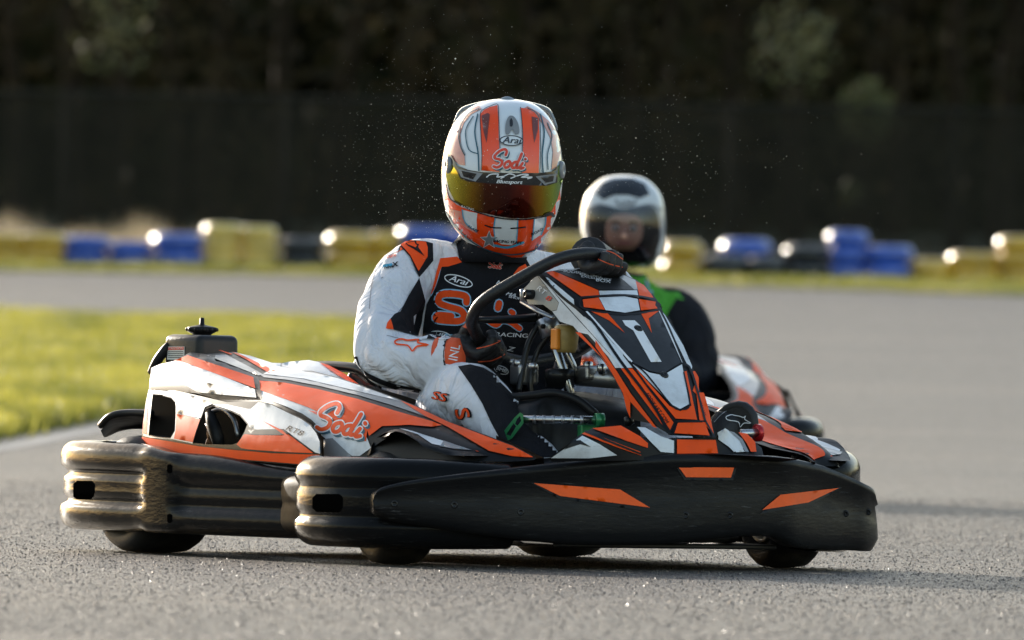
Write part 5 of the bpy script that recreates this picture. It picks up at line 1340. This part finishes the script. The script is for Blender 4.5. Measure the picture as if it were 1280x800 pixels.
# ---- tyre barrier: stacks of painted tyres
PY = mat('yellow_tyre_paint', (.85, .50, .02), .3, coat=1, coat_rough=.15, spec=.8, noise_amt=.4, noise_scale=5, dirt=.4, bump=.2)
PB = mat('blue_tyre_paint', (.02, .10, .55), .3, coat=1, coat_rough=.15, spec=.8, noise_amt=.3, noise_scale=5, dirt=.2, bump=.2)
PP = mat('pale_yellow_tyre_paint', (.95, .66, .13), .3, coat=1, coat_rough=.15, spec=.8, noise_amt=.3, noise_scale=5, dirt=.3, bump=.2)
PK = mat('bare_black_tyre', (.012, .012, .012), .38, coat=.8, coat_rough=.1, bump=.3)
PO = mat('orange_tyre_paint', (.75, .25, .02), .34, rough_var=.1)
def tyre_stack(px, ybot, ytop, wpx, m, label, n=2, top=None, dep=0):
    d = 127 + dep; base_ = None
    r_ = (_f + RIGHT * ((px - 640) / F_PX) + UP * ((400 - ybot) / F_PX)); x = r_.x / r_.y * d
    S = F_PX / d; h = (ybot - ytop + 2) / S; R = wpx / S / 2 * 1.08
    e = empty('tyre_stack', (x, d, gz(d) + .015), random.uniform(0, 6)); tag(e, label, 'tyre stack', 'tyre stacks of the far barrier')
    th = h / n
    for k in range(n):
        mb = MB(); ri = R * .55; ox, oy = random.uniform(-.015, .015), random.uniform(-.015, .015)
        rr2 = min(th * .5, R * .42); prof = [(th * .15, ri)] + [(th * (.5 - .5 * math.cos(PI * q / 12)), R - rr2 + rr2 * math.sin(PI * q / 12)) for q in range(13)] + [(th * .85, ri)]
        c = Vector((ox, oy, th * k)); rs = [[c + Vector((math.cos(2 * PI * q / 28) * r, math.sin(2 * PI * q / 28) * r, z)) for q in range(28)] for z, r in prof]
        rings(mb, rs, (top if (top and k == n - 1) else m), caps=False)
        mb.build('tyre', e)
    return e
TS = [(-45, 326, 292, 62, PB, 'blue tyre stack just beyond the left edge', 2), (8, 325, 290, 56, PY, 'yellow tyre stack at the left end of the barrier', 2), (50, 327, 291, 62, PY, 'yellow tyre stack beside the first blue stack', 2),
      (107, 328, 295, 56, PB, 'leftmost blue tyre stack of the far barrier', 2), (163, 328, 300, 54, PB, 'low blue tyre stack between two taller blue ones', 2), (224, 331, 292, 64, PB, 'blue tyre stack left of the pale yellow stacks', 2),
      (277, 332, 280, 48, PP, 'tall pale yellow tyre stack with a bright glint', 3), (323, 332, 282, 46, PP, 'tall pale yellow tyre stack beside the bare black tyres', 3), (378, 332, 296, 58, PK, 'unpainted black tyre stack left of a yellow one', 2),
      (440, 336, 291, 60, PY, 'yellow tyre stack left of the driver', 2), (484, 336, 290, 44, PY, 'narrow yellow tyre stack touching the blue ones', 2), (530, 337, 284, 62, PB, 'tall blue tyre stack behind the shoulder of the driver', 3),
      (588, 337, 286, 56, PB, 'blue tyre stack behind the neck of the driver', 2), (650, 338, 292, 60, PB, 'blue tyre stack right of the orange helmet', 2), (705, 339, 291, 56, PY, 'yellow tyre stack between the two helmets', 2),
      (765, 340, 296, 58, PK, 'black tyre stack hidden behind the white helmet', 2), (852, 342, 300, 50, PY, 'dim yellow tyre stack right of the white helmet', 2), (905, 344, 318, 56, PK, 'black tyre stack under the blue slab', 1), (960, 345, 320, 56, PK, 'black tyre stack right of the blue slab', 1),
      (1010, 347, 307, 56, PK, 'black tyre stack with a white glint', 2), (1058, 349, 290, 50, PB, 'tallest blue tyre stack on the right', 3), (1110, 351, 310, 60, PB, 'blue tyre stack right of the tallest blue one', 2),
      (1163, 352, 326, 52, PY, 'low dim yellow tyre stack on the right', 1), (1218, 354, 319, 62, PY, 'yellow tyre stack near the right edge', 2), (1275, 356, 300, 56, PY, 'tall yellow tyre stack at the right edge', 3), (1340, 357, 318, 60, PY, 'yellow tyre stack beyond the right edge', 2)]
for t in TS: tyre_stack(*t)
e = tyre_stack(933, 346, 301, 62, PK, 'black tyre stack with a blue top tyre', 2, PB, .5)
# ---- fence with dark windbreak net
FD = 145; zb = gz(FD)
fen = empty('fence', (0, FD, zb)); tag(fen, 'long wire fence hung with dark windbreak net behind the tyre barrier', 'fence')
ht = 3.02 - zb
NET = bpy.data.materials.new('windbreak_net'); NET.use_nodes = True; _n = NET.node_tree.nodes; _l = NET.node_tree.links; _b = _n['Principled BSDF']; _b.inputs['Base Color'].default_value = (.030, .027, .020, 1); _b.inputs['Roughness'].default_value = .8; _b.inputs['Specular IOR Level'].default_value = .1
_t = _n.new('ShaderNodeBsdfTransparent'); _m = _n.new('ShaderNodeMixShader'); _m.inputs[0].default_value = .42; _l.new(_t.outputs[0], _m.inputs[1]); _l.new(_b.outputs[0], _m.inputs[2]); _l.new(_m.outputs[0], _n['Material Output'].inputs[0])
FP = mat('fence_post_steel', (.03, .03, .026), .9, spec=.05)
mb = MB(); rbox(mb, (0, 0, ht / 2 + .03), (60, .004, ht - .08), NET, 0); mb.build('net', fen)
mb = MB(); tube(mb, [(-30, -.03, ht), (30, -.03, ht)], .022, FP, 8); mb.build('top_rail', fen)
for k in range(-12, 13): mb = MB(); tube(mb, [(k * 2.42 - .07, .05, -.3), (k * 2.42 - .07, .05, ht + .02)], .032, FP, 8); mb.build('post', fen)
# dry stalks behind the left end of the barrier
def stalk(r): x = r.uniform(-5.4, -2.9); return x, r.uniform(131.5, 133.5), .55 + .6 * max(0, .5 + noise.noise(Vector((x * 2.3, 0, 0))))
tag(blades('dry_weeds', stalk, 1900, STRAW, .25, .5, .004, .5, seed=3), 'pale dry weeds glinting behind the left tyre stacks', 'weeds', kind='stuff')
def stalk2(r): x = r.uniform(-9, 9); return x, r.uniform(132, 134), .7
# ---- wood
def leaves_cloud(mb, cen, rad, n, m, size, rnd):
    for _ in range(n):
        while True:
            p = Vector((rnd.uniform(-1, 1), rnd.uniform(-1, 1), rnd.uniform(-1, 1)))
            if p.length < 1: break
        p = Vector((cen[0] + p.x * rad[0], cen[1] + p.y * rad[1], cen[2] + p.z * rad[2]))
        a = Vector((rnd.gauss(0, 1), rnd.gauss(0, 1), rnd.gauss(0, 1))).normalized(); b_ = a.orthogonal().normalized(); c = a.cross(b_); s = size * rnd.uniform(.5, 1.3)
        mb.add([p - b_ * s, p + c * s * .6, p + b_ * s, p - c * s * .6], [(0, 1, 2, 3)], m, False)
LEAFD = leafmat('dark_leaves', (.016, .017, .007), (.05, .045, .018), .25, .8, .1)
LEAFO = leafmat('olive_leaves', (.03, .035, .010), (.09, .085, .03), .3, .8, .1)
BARK = mat('brown_bark', (.045, .032, .02), .85, spec=.1, noise_amt=.6, noise_scale=6, bump=.6, bump_scale=14, stretch=(1, 1, .2))
def tree(x, y, H, R, label, seed, leaf):
    rnd = random.Random(seed); z = gz(min(y, 200)) - .1
    e = empty('tree', (x, y, z), rnd.uniform(0, 6)); tag(e, label, 'tree', 'tree trunks of the wood beyond the fence')
    mb = MB(); pts = [(rnd.uniform(-.12, .12) * k, rnd.uniform(-.12, .12) * k, H * k / 6) for k in range(7)]
    tube(mb, [(0, 0, -.3)] + pts[1:], [R * 1.35, R * 1.05, R * .95, R * .85, R * .7, R * .5, R * .25], BARK, 10, smooth_n=3)
    for k in range(9):
        h = H * (.30 + .07 * k); a = rnd.uniform(0, 6.28); L_ = rnd.uniform(1, 2.4) * (1 - k * .05); i = min(5, int(h / H * 6)); b0 = Vector(pts[i]).lerp(Vector(pts[i + 1]), h / H * 6 - i)
        tube(mb, [b0, b0 + Vector((math.cos(a) * L_ * .5, math.sin(a) * L_ * .5, .2)), b0 + Vector((math.cos(a) * L_, math.sin(a) * L_, .7))], [R * .3, R * .2, .015], BARK, 6)
    mb.build('trunk', e)
    mb = MB()
    for k in range(13):
        a = rnd.uniform(0, 6.28); q = rnd.uniform(.2, 2.2); leaves_cloud(mb, (math.cos(a) * q, math.sin(a) * q, H * rnd.uniform(.45, 1.0)), (1.1, 1.1, .9), 60, leaf, .17, rnd)
    mb.build('crown', e)
k = 0; rr_ = random.Random(21)
for (px, d, R, word) in ((20, 150, .10, 'slim'), (95, 158, .14, 'thick'), (150, 168, .10, 'slim'), (215, 152, .09, 'thin'), (262, 172, .15, 'thick'), (345, 149, .11, 'slim'), (420, 165, .13, 'thick'), (500, 157, .09, 'thin'), (585, 170, .14, 'thick'), (660, 150, .08, 'thin'), (728, 163, .12, 'brown'), (790, 155, .10, 'slim'), (838, 172, .15, 'thick'), (925, 150, .10, 'slim'), (990, 160, .13, 'thick'), (1070, 154, .09, 'thin'), (1115, 168, .13, 'thick'), (1190, 150, .10, 'slim'), (1245, 162, .14, 'thick'), (1330, 156, .12, 'slim')):
    d += 13; x = (px - 640) / F_PX * d
    a_ = 'brown tree trunk in the wood beyond the fence, number-free'
    pos = ['leftmost', 'second from the left', 'third from the left', 'fourth from the left', 'fifth from the left', 'sixth from the left', 'seventh from the left', 'eighth from the left', 'ninth from the left', 'tenth from the left', 'tenth from the right', 'ninth from the right', 'eighth from the right', 'seventh from the right', 'sixth from the right', 'fifth from the right', 'fourth from the right', 'third from the right', 'second from the right', 'rightmost'][k]
    tree(x, d, rr_.uniform(8, 11), R, word + ' blurred trunk beyond the fence, ' + pos + ' of the trunks', 100 + k, LEAFO if k % 3 == 0 else LEAFD); k += 1
# the far wood: one mass nobody could count
NQ = 46000; rnd = random.Random(4); v = np.zeros((NQ * 4, 3), dtype=np.float32)
for i in range(NQ):
    y = 191 + rnd.random() ** 1.5 * 50; x0 = -.575 * (y - 130) + 6; x = rnd.uniform(x0, 60); top = 15 if rnd.random() < .7 else 7
    p = Vector((x, y, gz(170) - .2 + rnd.random() ** 1.25 * top)); a = Vector((rnd.gauss(0, 1), rnd.gauss(0, 1.2), rnd.gauss(0, .6))).normalized(); b_ = a.orthogonal().normalized(); c = a.cross(b_); s = rnd.uniform(.25, .6)
    v[i * 4] = p - b_ * s; v[i * 4 + 1] = p + c * s * .8; v[i * 4 + 2] = p + b_ * s; v[i * 4 + 3] = p - c * s * .8
me = bpy.data.meshes.new('far_wood'); me.vertices.add(NQ * 4); me.vertices.foreach_set('co', v.ravel()); me.loops.add(NQ * 4); me.loops.foreach_set('vertex_index', np.arange(NQ * 4, dtype=np.int32))
me.polygons.add(NQ); me.polygons.foreach_set('loop_start', np.arange(0, NQ * 4, 4, dtype=np.int32)); me.polygons.foreach_set('loop_total', np.full(NQ, 4, dtype=np.int32)); me.update(calc_edges=True); me.materials.append(LEAFD)
o = bpy.data.objects.new('far_wood', me); COL.objects.link(o); tag(o, 'dark mass of leafless and evergreen woodland filling the background', 'wood', kind='stuff')
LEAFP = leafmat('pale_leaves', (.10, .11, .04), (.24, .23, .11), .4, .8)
# added backing slope that blocks bright sky through gaps in the trees
mb = MB(); rows_ = []
for j, (yy, hh) in enumerate(((232, 0), (240, 7), (250, 12), (275, 15), (330, 16))): rows_.append([(x, yy, gz(170) - 1 + hh * (.85 + .3 * noise.noise(Vector((x * .06, yy * .02, 0))))) for x in range(-52, 201, 6)])
vs = [p for r in rows_ for p in r]; nn_ = len(rows_[0]); mb.add(vs, [(j * nn_ + i, j * nn_ + i + 1, (j + 1) * nn_ + i + 1, (j + 1) * nn_ + i) for j in range(4) for i in range(nn_ - 1)], mat('backing_dark', (.03, .03, .014), .95, noise_amt=.6, noise_scale=.6, spec=.05)); tag(mb.build('added_backing'), kind='structure')
# bushes that catch some light
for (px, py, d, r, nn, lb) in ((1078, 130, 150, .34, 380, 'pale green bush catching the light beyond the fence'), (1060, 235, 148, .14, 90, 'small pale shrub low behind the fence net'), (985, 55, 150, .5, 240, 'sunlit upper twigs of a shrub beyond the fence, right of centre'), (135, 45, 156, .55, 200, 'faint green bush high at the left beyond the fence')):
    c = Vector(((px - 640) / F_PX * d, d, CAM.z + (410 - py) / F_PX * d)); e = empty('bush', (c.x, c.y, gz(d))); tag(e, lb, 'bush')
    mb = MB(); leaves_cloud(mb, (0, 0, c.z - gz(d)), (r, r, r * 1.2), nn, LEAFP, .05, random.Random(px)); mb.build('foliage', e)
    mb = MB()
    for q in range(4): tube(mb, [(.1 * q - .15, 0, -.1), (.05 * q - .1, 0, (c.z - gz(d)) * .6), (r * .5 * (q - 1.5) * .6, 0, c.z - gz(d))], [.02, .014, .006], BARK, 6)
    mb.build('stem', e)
# ---- undergrowth behind the net
def quads(name, pos, n, m, smin, smax, seed):
    rnd = random.Random(seed); v = np.zeros((n * 4, 3), dtype=np.float32)
    for i in range(n):
        p = pos(rnd); a = Vector((rnd.gauss(0, 1), rnd.gauss(0, 1.2), rnd.gauss(0, .8))).normalized(); b_ = a.orthogonal().normalized(); c = a.cross(b_); s = rnd.uniform(smin, smax)
        v[i * 4] = p - b_ * s; v[i * 4 + 1] = p + c * s * .7; v[i * 4 + 2] = p + b_ * s; v[i * 4 + 3] = p - c * s * .7
    me = bpy.data.meshes.new(name); me.vertices.add(n * 4); me.vertices.foreach_set('co', v.ravel()); me.loops.add(n * 4); me.loops.foreach_set('vertex_index', np.arange(n * 4, dtype=np.int32))
    me.polygons.add(n); me.polygons.foreach_set('loop_start', np.arange(0, n * 4, 4, dtype=np.int32)); me.polygons.foreach_set('loop_total', np.full(n, 4, dtype=np.int32)); me.update(calc_edges=True); me.materials.append(m)
    o = bpy.data.objects.new(name, me); COL.objects.link(o); return o
def ug(r):
    while True:
        x = r.uniform(-16, 18); y = r.uniform(156, 166); z = r.random() ** .8 * 3.9
        if noise.noise(Vector((x * .7, y * .3, z * .5))) + .25 > r.random() * .9: return Vector((x, y, gz(158) + z))
tag(quads('undergrowth', ug, 9500, leafmat('undergrowth_leaves', (.015, .013, .007), (.060, .046, .022), .2, .6, .12), .05, .12, 31), 'dark tangled undergrowth and bare twigs behind the fence', 'undergrowth', kind='stuff')
# ---- grit and raised stones of the asphalt
def stones(name, n, y0, y1, hx, s0, s1, m, seed):
    g = np.random.default_rng(seed); y = y0 + (y1 - y0) * g.random(n); x = (g.random(n) * 2 - 1) * (hx * y / 30) ; s = s0 + (s1 - s0) * g.random(n) ** 2; h = s * (.35 + .5 * g.random(n)); a = g.random(n) * 6.283
    v = np.zeros((n, 5, 3), dtype=np.float32); z = np.array([gz(q) for q in y])
    for k in range(4):
        t = a + k * 1.5708 + g.normal(0, .25, n); v[:, k, 0] = x + np.cos(t) * s; v[:, k, 1] = y + np.sin(t) * s; v[:, k, 2] = z - .001
    v[:, 4, 0] = x + g.normal(0, .3, n) * s; v[:, 4, 1] = y + g.normal(0, .3, n) * s; v[:, 4, 2] = z + h
    base = np.arange(n)[:, None, None] * 5; tri = np.array([[0, 1, 4], [1, 2, 4], [2, 3, 4], [3, 0, 4]])[None] + base
    me = bpy.data.meshes.new(name); me.vertices.add(n * 5); me.vertices.foreach_set('co', v.ravel()); me.loops.add(n * 12); me.loops.foreach_set('vertex_index', tri.ravel().astype(np.int32))
    me.polygons.add(n * 4); me.polygons.foreach_set('loop_start', np.arange(0, n * 12, 3, dtype=np.int32)); me.polygons.foreach_set('loop_total', np.full(n * 4, 3, dtype=np.int32)); me.update(calc_edges=True); me.materials.append(m)
    o = bpy.data.objects.new(name, me); COL.objects.link(o); return o
GRIT = bpy.data.materials.new('asphalt_stones'); GRIT.use_nodes = True; _n = GRIT.node_tree.nodes; _l = GRIT.node_tree.links; _b = _n['Principled BSDF']
_tc = _n.new('ShaderNodeTexCoord'); _v = _n.new('ShaderNodeTexVoronoi'); _v.inputs['Scale'].default_value = 70; _s = _n.new('ShaderNodeSeparateColor'); _r = _n.new('ShaderNodeValToRGB'); _e = _r.color_ramp.elements
_e[0].color = (.018, .015, .012, 1); _e[1].color = (.38, .31, .235, 1); _q = _e.new(.7); _q.color = (.078, .066, .052, 1)
_l.new(_tc.outputs['Object'], _v.inputs['Vector']); _l.new(_v.outputs['Color'], _s.inputs[0]); _l.new(_s.outputs[0], _r.inputs[0]); _l.new(_r.outputs[0], _b.inputs['Base Color'])
_mr = _n.new('ShaderNodeMapRange'); _mr.inputs[3].default_value = .26; _mr.inputs[4].default_value = .7; _l.new(_s.outputs[1], _mr.inputs[0]); _l.new(_mr.outputs[0], _b.inputs['Roughness'])
tag(stones('asphalt_stones', 120000, 23.3, 46, 1.6, .0018, .0050, GRIT, 8), 'coarse grit and raised stones of the asphalt around the front kart', 'grit', kind='stuff')
# ---- spray drops flying off the helmet
DROP = leafmat('water_drops', (.5, .5, .46), (.7, .7, .65), .5)
rnd = random.Random(11); mb = MB()
for i in range(2600):
    while True:
        px = rnd.gauss(555, 70) if rnd.random() < .55 else rnd.gauss(740, 130); py = rnd.gauss(200, 75)
        if 380 < px < 1150 and 5 < py < 330: break
    d = rnd.uniform(31.2, 33.2); r_ = (_f + RIGHT * ((px - 640) / F_PX) + UP * ((400 - py) / F_PX)); p = CAM + r_ * (d / r_.y); s = .00042 * math.exp(rnd.gauss(0, .45))
    mb.add([p + Vector((s, 0, 0)), p - Vector((s, 0, 0)), p + Vector((0, s, 0)), p - Vector((0, s, 0)), p + Vector((0, 0, s)), p - Vector((0, 0, s))], [(0, 2, 4), (2, 1, 4), (1, 3, 4), (3, 0, 4), (2, 0, 5), (1, 2, 5), (3, 1, 5), (0, 3, 5)], DROP)
tag(mb.build('water_spray'), 'fine glittering drops of spray around the orange helmet', 'water spray', kind='stuff')
# ------------------------------------------------------------------ light
SUN_EL = math.radians(14); SUN_DIR = Vector((.5, -.87, 0)).normalized()    # travel direction of the light on the ground
w = bpy.data.worlds.new('World'); scene.world = w; w.use_nodes = True
nt = w.node_tree; bg = nt.nodes['Background']; sky = nt.nodes.new('ShaderNodeTexSky'); sky.sky_type = 'NISHITA'; sky.sun_disc = False
sky.sun_elevation = SUN_EL
to_sun = -SUN_DIR
sky.sun_rotation = math.atan2(to_sun.x, to_sun.y)
sky.altitude = 50; sky.air_density = 1; sky.dust_density = 1.2; sky.ozone_density = 1
mxw = nt.nodes.new('ShaderNodeMix'); mxw.data_type = 'RGBA'; mxw.blend_type = 'MULTIPLY'; mxw.inputs['Factor'].default_value = 1; mxw.inputs[7].default_value = (1, .92, .82, 1)
nt.links.new(sky.outputs[0], mxw.inputs[6]); nt.links.new(mxw.outputs[2], bg.inputs[0]); bg.inputs[1].default_value = .15
sd = bpy.data.lights.new('sun', 'SUN'); sd.energy = 3.5; sd.angle = math.radians(.5); sd.color = (1, .92, .80)
so = bpy.data.objects.new('sun', sd); COL.objects.link(so)
d = (SUN_DIR * math.cos(SUN_EL) + Vector((0, 0, -math.sin(SUN_EL)))).normalized()
so.rotation_euler = d.to_track_quat('-Z', 'Y').to_euler()
so.location = (-10, 40, 12)
vsn = scene.view_settings; vsn.view_transform = 'Standard'; vsn.look = 'None'; vsn.exposure = EXPO; vsn.gamma = 1; vsn.use_curve_mapping = False
scene.cycles.use_denoising = True
scene.cycles.max_bounces = 6
